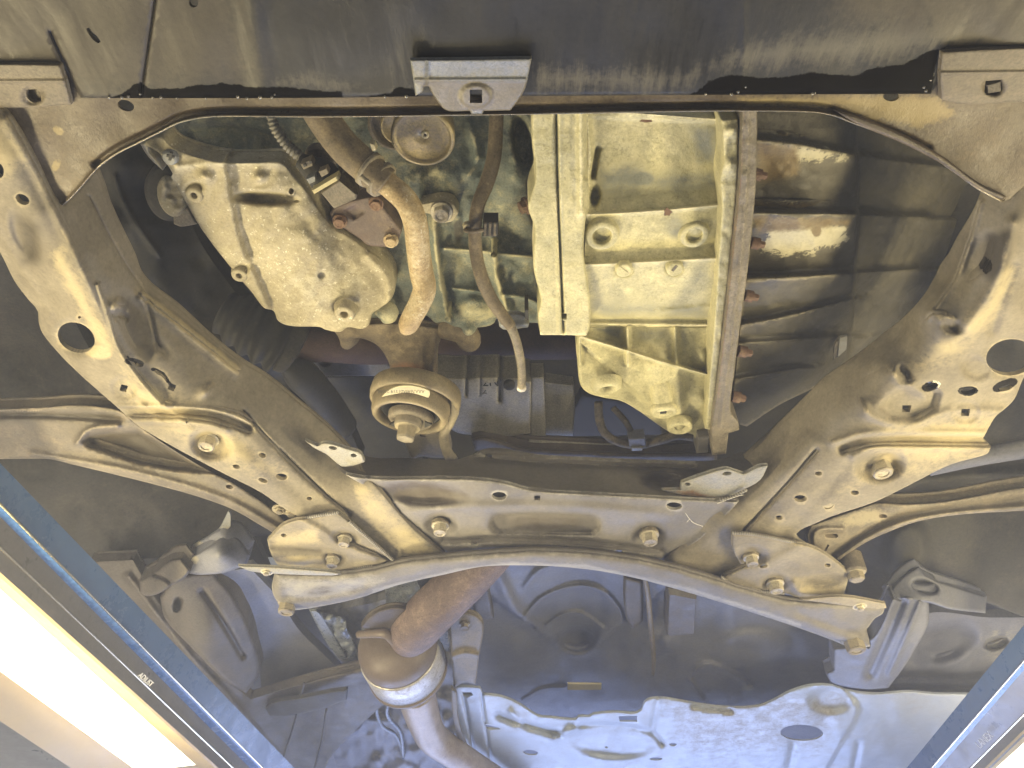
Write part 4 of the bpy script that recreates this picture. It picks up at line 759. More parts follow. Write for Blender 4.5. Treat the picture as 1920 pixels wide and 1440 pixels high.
# gearbox
gb = thing('gearbox', 'pale yellow grey weathered alloy gearbox case with ribs and threaded bosses', 'gearbox', P(1200, 450, .72))
panel('mating_flange', gb, [(997, 150), (1100, 150), (1101, 300), (1104, 380), (1097, 420), (1095, 480), (1106, 560), (1106, 612), (1099, 629), (1040, 628), (1013, 628), (1008, 592), (1013, 560), (1000, 500), (1001, 425), (990, 385), (1003, 335), (997, 260)], .712, M['gear'], step=4, thick=.05, roll=(5, .006),
      feats=[('ridge', [(1042, 150), (1046, 350), (1051, 480), (1057, 628)], 2.2, .012), ('side', [(1046, 628), (1042, 150)], 8, -.004), ('ridge', [(1088, 200), (1090, 400)], 6, -.006), ('bump', 1110, 368, 14, 26, 10, .008), ('flat', [(1108, 290), (1100, 330)], 3, .008, 4), ('lump', .0015, 24)],
      holes=[[(1053, 588), (1063, 588), (1063, 599), (1053, 599)]],
      stain_shading=[('s3', 'line', [(1055, 200), (1052, 360), (1056, 480)], 9, .5), ('s3', 'line', [(1008, 200), (1008, 330)], 10, .35)])
panel('main_case', gb, [(1084, 150), (1100, 206), (1200, 213), (1352, 224), (1354, 300), (1350, 380), (1347, 470), (1341, 612), (1098, 613), (1096, 480), (1100, 400), (1098, 300)],
      [(1090, 200, .745), (1350, 224, .745), (1100, 370, .742), (1350, 360, .742), (1100, 450, .735), (1350, 450, .735), (1100, 540, .732), (1340, 540, .732), (1100, 612, .752), (1340, 612, .752)], M['gear'], step=4, thick=.05,
      feats=[('ledge', [(1095, 402), (1160, 400), (1240, 394), (1352, 383)], 34, -.011, 80), ('ledge', [(1090, 496), (1200, 492), (1350, 483)], 20, -.010, 80), ('ridge', [(1095, 403), (1240, 395), (1352, 384)], 3, -.003), ('ridge', [(1096, 497), (1350, 484)], 3, -.003), ('ridge', [(1100, 607), (1341, 609)], 4, -.008), ('side', [(1140, 222), (1352, 230)][::-1], 6, -.003), ('ridge', [(1098, 212), (1104, 290), (1095, 400)], 8, -.008), ('flat', [(1121, 280), (1112, 330)], 3, .012, 4), ('disc', 1116, 368, 12, 24, 5, .014, .6), ('disc', 1170, 505, 22, 16, 0, .004, .4), ('disc', 1265, 503, 22, 16, 0, .004, .4), ('bump', 1128, 433, 46, 40, 0, -.006), ('bump', 1300, 430, 40, 36, 0, -.006), ('ridge', [(1240, 585), (1340, 575)], 6, -.004), ('lump', .002, 40)],
      holes=[],
      stain_shading=[('s3', 'poly', [(1290, 230), (1350, 235), (1348, 320), (1310, 310), (1295, 270)], 40, .7), ('s3', 'poly', [(1120, 318), (1180, 305), (1230, 325), (1340, 315), (1345, 350), (1120, 365)], 50, .75), ('s3', 'disc', (1205, 335, 24, 14, 0, .9), 1, .9), ('s3', 'disc', (1116, 368, 10, 20, 0, .9), 1, .6), ('s3', 'poly', [(1110, 560), (1330, 560), (1330, 600), (1110, 602)], 40, .5), 
              ('s2', 'line', [(1095, 402), (1240, 394), (1352, 383)], 5, .95), ('s2', 'line', [(1100, 607), (1341, 609)], 6, .9), ('s2', 'line', [(1098, 496), (1350, 484)], 7, .8), ('s3', 'disc', (1265, 425, 20, 24, 0, .8), 1, .5)])  # pale lines along the ledges put their lit edges into the colour
for (x, y, rx, ry, z) in ((1237, 310, 11, 9, .7425), (1212, 226, 13, 4, .7435), (1252, 398, 9, 9, .717), (1148, 452, 4, 9, .728)):
    a = rng.uniform(.6, 1.1, 14); panel('rust_patch', gb, [(x + rx*q*math.cos(k*2*math.pi/14), y + ry*q*math.sin(k*2*math.pi/14)) for k, q in enumerate(a)], z, M['rust'], step=4, thick=.001)
GB_ = boss(M['gear'], .60, 2.0, .45)
for (x, y, z, r) in [(1128, 436, .725, 30), (1300, 436, .727, 26)]: put('threaded_boss', GB_, gb, x, y, z, r); cyl('bore_shade_disc', gb, x, y - 1, z + .006, [(r*.62, 0), (r*.6, 1), (r*.2, -6)], M['block'])  # darker disc in each boss stands in for the hole's shade
for (x, y) in ((1170, 505), (1265, 503)):
    c = cyl('slotted_plug', gb, x, y, .7165, [(16, -10), (16, 2), (13, 5), (12, 5)], M['gear']); a = .9 if x < 1200 else -1.1
    block('plug_slot', c, [(x - 10*math.cos(a) - 2, y - 6*math.sin(a) - 1), (x + 10*math.cos(a) - 2, y + 6*math.sin(a) - 1), (x + 10*math.cos(a) + 2, y + 6*math.sin(a) + 2), (x - 10*math.cos(a) + 2, y - 6*math.sin(a) + 2)], .7128, .002, M['plate'])
panel('tail_case', gb, [(1082, 628), (1100, 611), (1345, 611), (1338, 705), (1330, 800), (1326, 838), (1310, 838), (1300, 815), (1288, 812), (1262, 812), (1232, 795), (1200, 772), (1165, 752), (1130, 745), (1102, 736), (1088, 720), (1083, 680)],
      [(1082, 628, .745), (1345, 611, .745), (1180, 640, .748), (1090, 700, .735), (1200, 700, .732), (1330, 700, .742), (1130, 740, .73), (1260, 800, .725), (1320, 830, .725), (1300, 760, .735)], M['gear'], step=3, thick=.05, roll=(5, .008),
      feats=[('ridge', [(1090, 631), (1178, 658), (1260, 684), (1342, 706)], 2.6, -.02), ('ridge', [(1177, 612), (1177, 684)], 3, -.018), ('ridge', [(1087, 628), (1088, 680)], 4, -.016), ('ridge', [(1266, 612), (1268, 690)], 6, -.008), ('bump', 1138, 720, 34, 24, 0, -.008), ('ridge', [(1240, 690), (1240, 770)], 18, -.010), ('ridge', [(1270, 690), (1275, 800)], 14, -.006), ('side', [(1175, 722), (1260, 800)], 12, .010), ('bump', 1318, 675, 16, 24, 0, -.012), ('bump', 1318, 755, 16, 22, 0, -.012), ('lump', .002, 22)],
      holes=[],
      stain_shading=[('s2', 'line', [(1090, 631), (1178, 658), (1342, 706)], 5, .95), ('s2', 'line', [(1177, 612), (1177, 684)], 6, .9), ('s3', 'poly', [(1108, 614), (1165, 614), (1165, 640)], 14, .8), ('s3', 'poly', [(1190, 614), (1255, 614), (1240, 650), (1190, 640)], 20, .5), ('s1', 'disc', (1118, 715, 12, 12, 0, .6), 1, .35), ('s1', 'disc', (1150, 705, 12, 10, 0, .6), 1, .35)])
cyl('drain_eye', gb, 1138, 724, .722, [(30, -10), (26, 6), (18, 9), (14, 5), (13, -10)], M['gear'], axis=(.1, .35, -1)); cyl('bore_shade_disc', gb, 1138, 722, .728, [(15, 0), (14, 2), (5, 0)], M['dark'], axis=(.1, .35, -1))  # dark disc stands in for the shade inside the eye
tube('plug_barrel', gb, [(1236, 712, .735, 18), (1240, 742, .722, 20), (1244, 766, .712, 20)], M['gear'], seg=20)
cyl('drain_plug', gb, 1244, 770, .709, [(25, -6), (25, 3), (22, 6), (17, 6), (16, 3), (9, 3)], M['gear'], axis=(0, .3, -1))
block('square_socket', gb, [(1238, 767), (1250, 766), (1250, 776), (1238, 777)], .7030, .002, M['dark'])
cyl('lug_ring', gb, 1275, 800, .718, [(24, -12), (24, 3), (20, 6), (15, 6), (14, -10)], M['gear'], axis=(0, .25, -1))
panel('case_rim', gb, [(1352, 224), (1384, 222), (1383, 330), (1376, 420), (1366, 520), (1356, 610), (1346, 700), (1338, 770), (1333, 806), (1322, 804), (1330, 700), (1338, 610), (1346, 480), (1352, 384), (1350, 330), (1356, 300)], .704, M['gear'], step=4, thick=.05, roll=(4, .006),
      feats=[('bump', 1368, 245, 12, 10, 0, -.006), ('bump', 1366, 310, 14, 14, 0, -.006), ('lump', .002, 14)], stain_shading=[('s3', 'line', [(1372, 400), (1352, 600)], 10, .3)])
block('rim_foot', gb, [(1310, 822), (1330, 820), (1328, 850), (1306, 852)], .712, .03, M['greypaint'])
bp_ = thing('adapter_plate', 'narrow brown vertical plate with bolts along the right edge of the gearbox', 'plate', P(1380, 500, .69))
panel('plate', bp_, [(1393, 150), (1420, 150), (1418, 330), (1410, 430), (1400, 520), (1388, 610), (1378, 690), (1370, 770), (1384, 790), (1386, 806), (1366, 812), (1361, 851), (1335, 853), (1334, 800), (1343, 740), (1353, 660), (1364, 560), (1376, 450), (1387, 330)], .694, M['plate'], step=4, thick=.05, roll=(3, .003),
      feats=[('ridge', [(1405, 150), (1400, 340), (1385, 520), (1350, 800)], 3, -.002), ('bump', 1395, 330, 12, 10, 0, -.004), ('lump', .002, 16)], stain_shading=[('s3', 'line', [(1399, 150), (1390, 330), (1370, 520), (1345, 760)], 4, .5), ('s2', 'disc', (1397, 318, 10, 14, 0, .8), 1, .5)])
for (x, y) in ((1424, 328), (1420, 457), (1408, 556), (1396, 660), (1384, 745)):
    cyl('bolt', bp_, x, y, .71, [(11, -12), (11, 3), (7.5, 4), (7.5, 4), (7.5, 12), (5.5, 14)], M['rust'], axis=(1, .15, -.12), hexa={2, 3, 4}, smooth=False, seg=24)
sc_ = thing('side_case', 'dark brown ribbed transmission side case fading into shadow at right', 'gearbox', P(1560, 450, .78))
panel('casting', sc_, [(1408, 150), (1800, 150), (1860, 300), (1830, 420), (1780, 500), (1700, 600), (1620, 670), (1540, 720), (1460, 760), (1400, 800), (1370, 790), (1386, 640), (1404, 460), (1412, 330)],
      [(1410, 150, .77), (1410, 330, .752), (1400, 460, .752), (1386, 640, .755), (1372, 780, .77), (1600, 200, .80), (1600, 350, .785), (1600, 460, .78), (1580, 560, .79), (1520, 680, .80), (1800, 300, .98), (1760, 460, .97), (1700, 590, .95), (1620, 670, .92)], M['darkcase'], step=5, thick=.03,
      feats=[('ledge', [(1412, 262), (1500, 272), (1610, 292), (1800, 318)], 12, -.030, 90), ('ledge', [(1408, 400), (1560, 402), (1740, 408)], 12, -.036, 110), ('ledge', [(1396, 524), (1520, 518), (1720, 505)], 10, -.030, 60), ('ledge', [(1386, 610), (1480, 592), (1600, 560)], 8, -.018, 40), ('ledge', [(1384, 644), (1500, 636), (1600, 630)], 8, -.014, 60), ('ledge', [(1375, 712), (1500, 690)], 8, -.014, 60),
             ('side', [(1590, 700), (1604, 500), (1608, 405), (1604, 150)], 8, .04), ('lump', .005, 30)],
      stain_shading=[('s2', 'poly', [(1430, 284), (1450, 274), (1530, 280), (1595, 290), (1590, 297), (1545, 298), (1500, 302), (1440, 296)], 40, 1), ('s2', 'poly', [(1424, 458), (1438, 444), (1432, 418), (1450, 410), (1500, 410), (1530, 420), (1545, 418), (1580, 422), (1587, 445), (1570, 460), (1530, 470), (1500, 478), (1430, 474)], 44, 1.0),
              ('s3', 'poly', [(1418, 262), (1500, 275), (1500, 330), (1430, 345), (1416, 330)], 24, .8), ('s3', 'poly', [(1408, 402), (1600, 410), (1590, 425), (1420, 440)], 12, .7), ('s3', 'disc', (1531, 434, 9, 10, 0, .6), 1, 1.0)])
block('sticker', sc_, [(1574, 632), (1590, 628), (1588, 656), (1570, 672)], .80, .003, M['bracket'])
block('rib_bracket', sc_, [(1565, 645), (1573, 634), (1569, 672), (1562, 676)], .802, .003, M['plate'])

# torque rod mount and what hangs around it
mb = thing('mount_bracket', 'dark brown plate bracket bridging from the engine to the round mount', 'bracket', P(740, 650, .80))
panel('plate', mb, [(620, 612), (700, 606), (760, 606), (835, 616), (822, 650), (819, 712), (760, 712), (736, 700), (728, 678), (712, 652), (690, 638), (666, 634), (640, 640)], .79, M['hose'], step=5, thick=.012, roll=(5, .006), feats=[('lump', .008, 30), ('ridge', [(815, 640), (812, 710)], 5, -.008)], stain_shading=[('s3', 'disc', (765, 690, 40, 14, 0, .9), 1, .5)])
M['mount'] = grime('dusty_mount_steel', (.17, .14, .092), (.215, .18, .12), dust=(.30, .255, .165), dust_amt=.26, rough=.6, scale=20, bump=.25, wear=(.4, .35, .24), blotch=.25, grain=.22)
tm = thing('torque_mount', 'round dusty beige rubber engine mount with a big centre bolt and label', 'engine mount', P(772, 760, .74))
AX = (-.12, .30, -1)
cyl('outer_ring', tm, 778, 752, .722, [(70, -30), (84, -24), (86, -6), (84, 6), (78, 8), (75, 0), (72, -24)], M['mount'], axis=AX, seg=56)
cyl('sleeve', tm, 772, 760, .722, [(74, -28), (74, 4), (72, 20), (69, 27), (65, 29), (60, 27), (58, 18), (57, -14), (30, -16)], M['mount'], axis=AX, seg=56)
cyl('gap_ring', tm, 772, 762, .722, [(57, -12), (57, 12), (50, 14), (46, -4), (20, -6)], M['void'], axis=AX, seg=48)
cyl('rubber_core', tm, 770, 784, .712, [(43, -6), (42, 4), (38, 8), (28, 7), (20, 5)], M['plate'], axis=AX, seg=48)
for s in (-1, 1):
    x0 = 771 + 33 * s
    block('core_window', tm, [(770 + 40*s, 797), (770 + 26*s, 790), (770 + 26*s, 803)], .7005, .004, M['dark'])
cyl('centre_bolt', tm, 767, 786, .710, [(27, -4), (26, 14), (24, 18), (19, 20), (19, 20), (18.5, 38), (16, 42), (10, 43)], M['subframe'], axis=AX, hexa={3, 4, 5, 6}, seg=24, smooth=False, spin=12)
lab = panel('label_strip', tm, [(727, 733), (745, 725), (768, 723), (790, 727), (805, 733), (806, 740), (803, 746), (785, 740), (765, 736), (745, 738), (716, 744)], [(720, 742, .688), (765, 730, .682), (806, 742, .688)], M['label'], step=4, thick=.002)
writing('lettering', lab, 'AAA7640A01Y19 21088', P(796, 731, .679), P(724, 731, .679), .0060, M['ink'])
block('ring_notch', tm, [(740, 702), (770, 701), (769, 710), (741, 711)], .712, .006, M['bracket_dusty'])
tube('ring_band', tm, [(842, 728, .725, 7), (853, 762, .718, 9), (845, 790, .715, 9), (832, 815, .715, 9), (838, 845, .72, 10), (848, 862, .725, 11)], M['subframe'], seg=14)
panel('foot', tm, [(756, 812), (790, 806), (822, 800), (836, 820), (846, 858), (812, 858), (790, 856), (772, 862), (762, 840)], [(756, 812, .725), (830, 800, .722), (772, 862, .735), (846, 858, .735)], M['subframe'], step=4, thick=.03, roll=(5, .006), holes=[[(784, 810), (796, 812), (798, 820), (788, 818)]])

# ================================================================== deep in the bay
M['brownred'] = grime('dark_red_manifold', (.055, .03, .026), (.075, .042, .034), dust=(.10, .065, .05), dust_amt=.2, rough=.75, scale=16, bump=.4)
sr = thing('steering_rack', 'grey flat alloy housing with cast marks behind the round mount', 'steering rack', P(920, 760, .86))
panel('housing', sr, [(815, 706), (862, 708), (935, 706), (938, 708), (968, 708), (996, 716), (995, 770), (994, 812), (950, 818), (900, 816), (860, 812), (838, 800), (845, 760), (832, 730)], .80, M['rack'], step=5, thick=.05, roll=(4, .004),
      feats=[('ridge', [(875, 706), (874, 740)], 2, .008), ('ridge', [(938, 706), (937, 750)], 3, .012), ('ridge', [(901, 708), (900, 738)], 1.5, .004), ('lump', .004, 40)], stain_shading=[('s2', 'disc', (880, 770, 90, 40, 0, 1.3), 1, .3)])
cyl('rubber_bung', sr, 955, 722, .795, [(11, -4), (11, 3), (8, 5)], M['dark'])
writing('cast_mark', sr, '2N', P(904, 724, .7955), P(925, 724, .7955), .020, M['dark']); writing('cast_mark', sr, '2', P(904, 738, .7955), P(925, 738, .7955), .016, M['dark'])
panel('end_plate', sr, [(996, 706), (1020, 706), (1024, 830), (1000, 828), (994, 812)], .81, M['rack'], step=6, thick=.03, roll=(3, .003))
tube('lower_tube', sr, [(990, 828, .81, 14), (1080, 834, .81, 15), (1180, 838, .81, 15), (1270, 842, .81, 14)], M['rack'], seg=16)
tube('rack_tube', sr, [(815, 690, .87, 14), (900, 692, .87, 16), (940, 694, .875, 16)], M['rack'], seg=14)
wh = thing('wiring_harness', 'dark looped wiring and connector block under the pointed end of the gearbox', 'wiring', P(1190, 810, .84))
tube('loop', wh, [(1122, 755, .81, 8), (1124, 788, .80, 8), (1134, 812, .79, 8), (1158, 828, .785, 8), (1190, 834, .785, 8), (1215, 832, .785, 8)], M['rubber'], seg=12)
tube('lead', wh, [(1150, 765, .81, 6), (1174, 792, .80, 6), (1190, 824, .79, 6)], M['rubber'], seg=10)
tube('branch', wh, [(1215, 832, .785, 7), (1240, 824, .785, 9), (1270, 815, .785, 10), (1300, 818, .79, 10)], M['rubber'], seg=12)
block('connector', wh, [(1178, 824), (1210, 822), (1212, 836), (1180, 838)], .775, .02, M['tunnel'])
block('connector_tag', wh, [(1184, 840), (1205, 840), (1205, 845), (1184, 846)], .772, .004, M['bracket'])
for (pts, z) in (([(1070, 800), (1075, 770), (1090, 740), (1240, 760), (1240, 815), (1070, 818)], .90), ([(1020, 715), (1076, 722), (1078, 765), (1074, 818), (1020, 820)], .83)):
    o = panel('harness_tray', None, pts, z, M['void'] if z == .90 else M['rack'], step=8, thick=.02, roll=(3, .003))
    tag(o, 'black plastic tray deep behind the looped wiring' if z == .90 else 'grey upright plate between the steering housing and the wiring tray', 'tray' if z == .90 else 'plate')
pn = panel('padded_hose', None, [(884, 822), (905, 818), (940, 826), (980, 838), (1040, 842), (1200, 848), (1345, 846), (1345, 868), (1200, 866), (1040, 862), (960, 854), (925, 845), (890, 845)], .775, M['brownhose'], step=5, thick=.03, roll=(8, .014))
tag(pn, 'dark brown fluid pipe lying along the front of the cross beam', 'pipe')
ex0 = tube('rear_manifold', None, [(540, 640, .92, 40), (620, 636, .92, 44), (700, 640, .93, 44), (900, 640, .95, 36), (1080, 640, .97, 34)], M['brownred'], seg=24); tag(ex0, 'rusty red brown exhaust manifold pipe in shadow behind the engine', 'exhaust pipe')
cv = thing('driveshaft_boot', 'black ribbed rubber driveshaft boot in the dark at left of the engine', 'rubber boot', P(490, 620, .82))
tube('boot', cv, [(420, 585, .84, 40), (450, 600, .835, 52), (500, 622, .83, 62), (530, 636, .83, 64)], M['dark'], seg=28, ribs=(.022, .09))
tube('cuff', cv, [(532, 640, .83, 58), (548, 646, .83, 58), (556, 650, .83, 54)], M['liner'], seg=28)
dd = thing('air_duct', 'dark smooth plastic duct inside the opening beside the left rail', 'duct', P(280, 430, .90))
panel('duct', dd, [(150, 250), (330, 260), (360, 420), (420, 520), (520, 640), (640, 780), (680, 860), (560, 800), (400, 660), (280, 560), (220, 450)], [(150, 250, .82), (330, 260, .86), (250, 480, .80), (420, 520, .88), (420, 660, .84), (640, 780, .9)], M['dark'], step=8, thick=.03,
      feats=[('ridge', [(215, 330), (228, 370), (255, 420), (300, 480)], 5, -.008), ('lump', .02, 60)])
ms = thing('bulkhead_bracket', 'dark bluish folded plate with round hole behind the round mount', 'bracket', P(620, 690, .93))
panel('plate', ms, [(560, 660), (640, 660), (700, 665), (740, 690), (740, 705), (600, 706), (598, 690)], .94, M['tunnel'], step=5, thick=.02, roll=(4, .005), holes=[ell(610, 675, 15, 13)])
panel('lower_plate', ms, [(598, 708), (720, 706), (760, 800), (800, 870), (640, 840), (600, 780)], .98, M['dark'], step=8, thick=.02, feats=[('lump', .01, 50)])
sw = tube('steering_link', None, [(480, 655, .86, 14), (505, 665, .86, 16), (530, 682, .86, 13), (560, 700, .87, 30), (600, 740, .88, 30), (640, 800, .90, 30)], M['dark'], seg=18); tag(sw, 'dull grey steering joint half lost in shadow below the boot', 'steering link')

# wheel arches
la_ = thing('wheel_liner', 'dark plastic wheel arch liner outside the left rail', 'wheel liner', P(60, 640, .9))
panel('liner', la_, [(-400, 340), (60, 420), (160, 640), (240, 740), (260, 800), (-400, 800)], [(-200, 380, .80), (60, 420, .82), (160, 700, .86), (-200, 800, .78), (40, 660, .90)], M['liner'], step=10, thick=.02, feats=[('bump', 50, 660, 40, 40, 0, .02), ('lump', .02, 80)])
la2 = thing('wheel_liner', 'dark liner panel under the left suspension arm beside the blue runway', 'wheel liner', P(250, 950, .8))
panel('liner', la2, [(-200, 840), (140, 860), (300, 890), (440, 940), (520, 1000), (450, 1010), (400, 1025), (340, 1042), (250, 1050), (200, 1055), (140, 1030), (-200, 900)], [(-200, 860, .78), (300, 900, .84), (500, 1000, .84), (340, 1042, .78), (180, 1050, .76), (100, 900, .80)], M['liner'], step=8, thick=.02, roll=(4, .004), feats=[('lump', .012, 60)])
wr = thing('wheel_liner', 'dark wheel arch liner beyond the right rail and big oval hole', 'wheel liner', P(1860, 820, .9))
panel('liner', wr, [(1760, 560), (2400, 480), (2400, 1000), (1900, 960), (1600, 1000), (1640, 900), (1820, 800)], [(1760, 560, .88), (2120, 500, .80), (2120, 1000, .80), (1600, 1000, .90), (1850, 760, .88)], M['liner'], step=10, thick=.02, feats=[('lump', .02, 80), ('ridge', [(1640, 930), (1750, 900), (2100, 880)], 12, -.02), ('ridge', [(1700, 890), (1800, 860), (2100, 840)], 10, -.014)])
ws = tube('strut_arm', None, [(1740, 880, .80, 18), (1830, 858, .79, 22), (1940, 838, .78, 26), (2080, 820, .77, 28)], M['tunnel'], seg=18, squash=.6); tag(ws, 'blurred grey strut arm in the right wheel arch above the suspension arm', 'suspension strut')
wr2 = thing('wheel_liner', 'large dark flat liner panel right of the gusset below the right arm', 'wheel liner', P(1800, 1040, .8))
panel('liner', wr2, [(1590, 1030), (1660, 990), (1750, 962), (1920, 945), (2360, 910), (2360, 1180), (1940, 1160), (1850, 1130), (1760, 1100), (1700, 1080), (1640, 1130), (1590, 1120)], [(1590, 1030, .86), (1920, 945, .84), (2120, 1000, .80), (1920, 1140, .76), (1700, 1080, .78), (1600, 1120, .84)], M['liner'], step=8, thick=.02, roll=(4, .004), feats=[('lump', .012, 70), ('disc', 1700, 1030, 50, 70, 10, -.02, .5)])

# ================================================================== behind the subframe
fl = thing('tunnel_panel', 'dark bell shaped floor tunnel panel with ringed pressings behind the brace', 'floor panel', P(1090, 1180, .85))
panel('pressing', fl, [(820, 1040), (1300, 1040), (1520, 1120), (1640, 1180), (1640, 1300), (1520, 1330), (1300, 1350), (1000, 1370), (850, 1330), (800, 1200)], [(820, 1040, .80), (1080, 1040, .86), (1300, 1040, .82), (1080, 1200, .90), (850, 1300, .84), (1100, 1340, .84), (1500, 1320, .82), (1640, 1200, .80), (1500, 1140, .82), (960, 1200, .84), (1220, 1200, .84)],
      M['tunnel'], step=5, thick=.015,
      feats=[('ridge', [(985, 1155), (1010, 1125), (1050, 1105), (1090, 1098), (1130, 1108), (1160, 1140), (1168, 1165)], 4, -.010), ('ridge', [(1025, 1172), (1050, 1155), (1080, 1148), (1105, 1158), (1130, 1178)], 4, -.010), ('ridge', [(985, 1100), (1010, 1070), (1060, 1055)], 6, -.008), ('ridge', [(935, 1080), (970, 1150), (1020, 1190)], 12, -.012),
             ('disc', 1082, 1196, 46, 34, 0, .035, .6), ('side', [(1020, 1190), (1082, 1228), (1140, 1190)], 16, .012), ('disc', 1230, 1210, 50, 36, -10, -.014, .7), ('disc', 1400, 1215, 90, 44, -8, -.016, .6), ('ridge', [(1300, 1262), (1320, 1245), (1360, 1255), (1400, 1280)], 5, -.010), ('ridge', [(1296, 1275), (1310, 1300), (1318, 1312)], 5, -.010), ('ridge', [(980, 1312), (1015, 1292), (1060, 1288)], 3, -.006), ('bump', 1405, 1290, 12, 8, 0, -.014), ('lump', .012, 60)],
      stain_shading=[('s2', 'disc', (1405, 1290, 10, 7, 0, 1), 1, .7)])
o = tube('brake_line', None, [(1208, 1080, .83, 4), (1214, 1110, .825, 5), (1219, 1160, .82, 5), (1223, 1200, .82, 5), (1226, 1240, .815, 4), (1224, 1265, .815, 3)], M['bracket_dusty'], seg=10); tag(o, 'thin pale line hanging down the tunnel right of the bell pressing', 'brake line')
o = block('floor_bracket', None, [(1253, 1110), (1308, 1120), (1303, 1192), (1250, 1196)], [.80, .80, .80, .80], .05, M['sill'], bevel=.1); tag(o, 'small brown boxy bracket in the tunnel behind the brace', 'bracket')
o = panel('upright_strut', None, [(1170, 1080), (1205, 1090), (1206, 1165), (1185, 1180), (1172, 1150)], .83, M['sill'], step=5, thick=.02, roll=(6, .01)); tag(o, 'brown upright pressing left of the thin pale line', 'bracket')
o = panel('left_upright', None, [(880, 1070), (915, 1090), (926, 1160), (900, 1165), (885, 1130)], .81, M['sill'], step=5, thick=.02, roll=(6, .01)); tag(o, 'brown tapered pressing just right of the rusty exhaust pipe', 'bracket')
o = block('brass_strip', None, [(1064, 1282), (1128, 1283), (1128, 1294), (1064, 1294)], .80, .004, M['label'], bevel=.05); tag(o, 'small pale gold strip stuck in the dark of the tunnel', 'strip')

ex = thing('exhaust', 'rusty exhaust pipe entering a round catalytic converter with silver band', 'exhaust', P(750, 1230, .66))
tube('front_pipe', ex, [(930, 1025, .735, 42), (905, 1052, .725, 43), (866, 1092, .71, 44), (826, 1130, .695, 45), (796, 1160, .685, 45), (778, 1180, .684, 44), (766, 1194, .69, 38)], M['exhaust'], seg=28)
c0 = np.array(P(741, 1207, .700)); ax = np.array([.16, 1, -.04]); ax /= np.linalg.norm(ax)
def turned(name, prof, mat):
    s = np.array([a for a, _ in prof]); V, F = sweep(c0 + s[:, None] * ax, np.array([b for _, b in prof]), 48); return obj(name, V, F, mat, ex)
turned('converter_cone', [(-.034, .012), (-.032, .035), (-.026, .054), (-.016, .067), (-.004, .0755), (.006, .0785), (.02, .0795), (.03, .080)], M['cat'])
turned('converter_band', [(.028, .0812), (.032, .0822), (.06, .0822), (.098, .0818)], M['catband'])
turned('converter_rim', [(.096, .080), (.099, .0845), (.106, .0845), (.110, .080), (.13, .06), (.15, .042)], M['cat'])
tube('clamp_flange', ex, [(672, 1190, .690, 7), (700, 1188, .680, 8), (724, 1189, .674, 9), (738, 1200, .670, 10), (755, 1213, .666, 10), (775, 1217, .666, 8), (795, 1210, .672, 6)], M['cat'], seg=12)
panel('flange_plate', ex, [(676, 1176), (690, 1158), (712, 1144), (740, 1138), (762, 1140), (760, 1170), (735, 1182), (722, 1178), (690, 1180)], .684, M['brownhose'], step=4, thick=.01, roll=(4, .006))
tube('outlet_pipe', ex, [(778, 1290, .675, 36), (786, 1322, .67, 34), (797, 1355, .663, 31), (812, 1384, .656, 29), (845, 1408, .65, 27), (890, 1440, .645, 27), (980, 1500, .635, 27)], M['tailpipe'], seg=24)

hb = thing('hanger_strap', 'yellowish pressed strap bolted between the converter and the silver shield', 'bracket', P(875, 1230, .68))
panel('strap', hb, [(842, 1158), (856, 1150), (885, 1150), (904, 1165), (906, 1185), (900, 1220), (895, 1260), (892, 1284), (868, 1280), (852, 1290), (848, 1250), (844, 1200)], [(842, 1158, .70), (904, 1165, .70), (850, 1290, .68), (892, 1284, .68)], M['bracket_dusty'], step=4, thick=.008, roll=(5, .005), feats=[('ridge', [(846, 1232), (870, 1224), (895, 1228)], 4, -.006), ('disc', 872, 1172, 10, 8, 0, .004, .5)])
put('bolt', hexbolt(M['plate']), hb, 871, 1171, .696, 7)
panel('strap_tail', hb, [(846, 1290), (856, 1300), (858, 1340), (872, 1390), (888, 1425), (866, 1400), (852, 1360), (847, 1320)], .668, M['bracket_dusty'], step=4, thick=.006, roll=(2, .003))

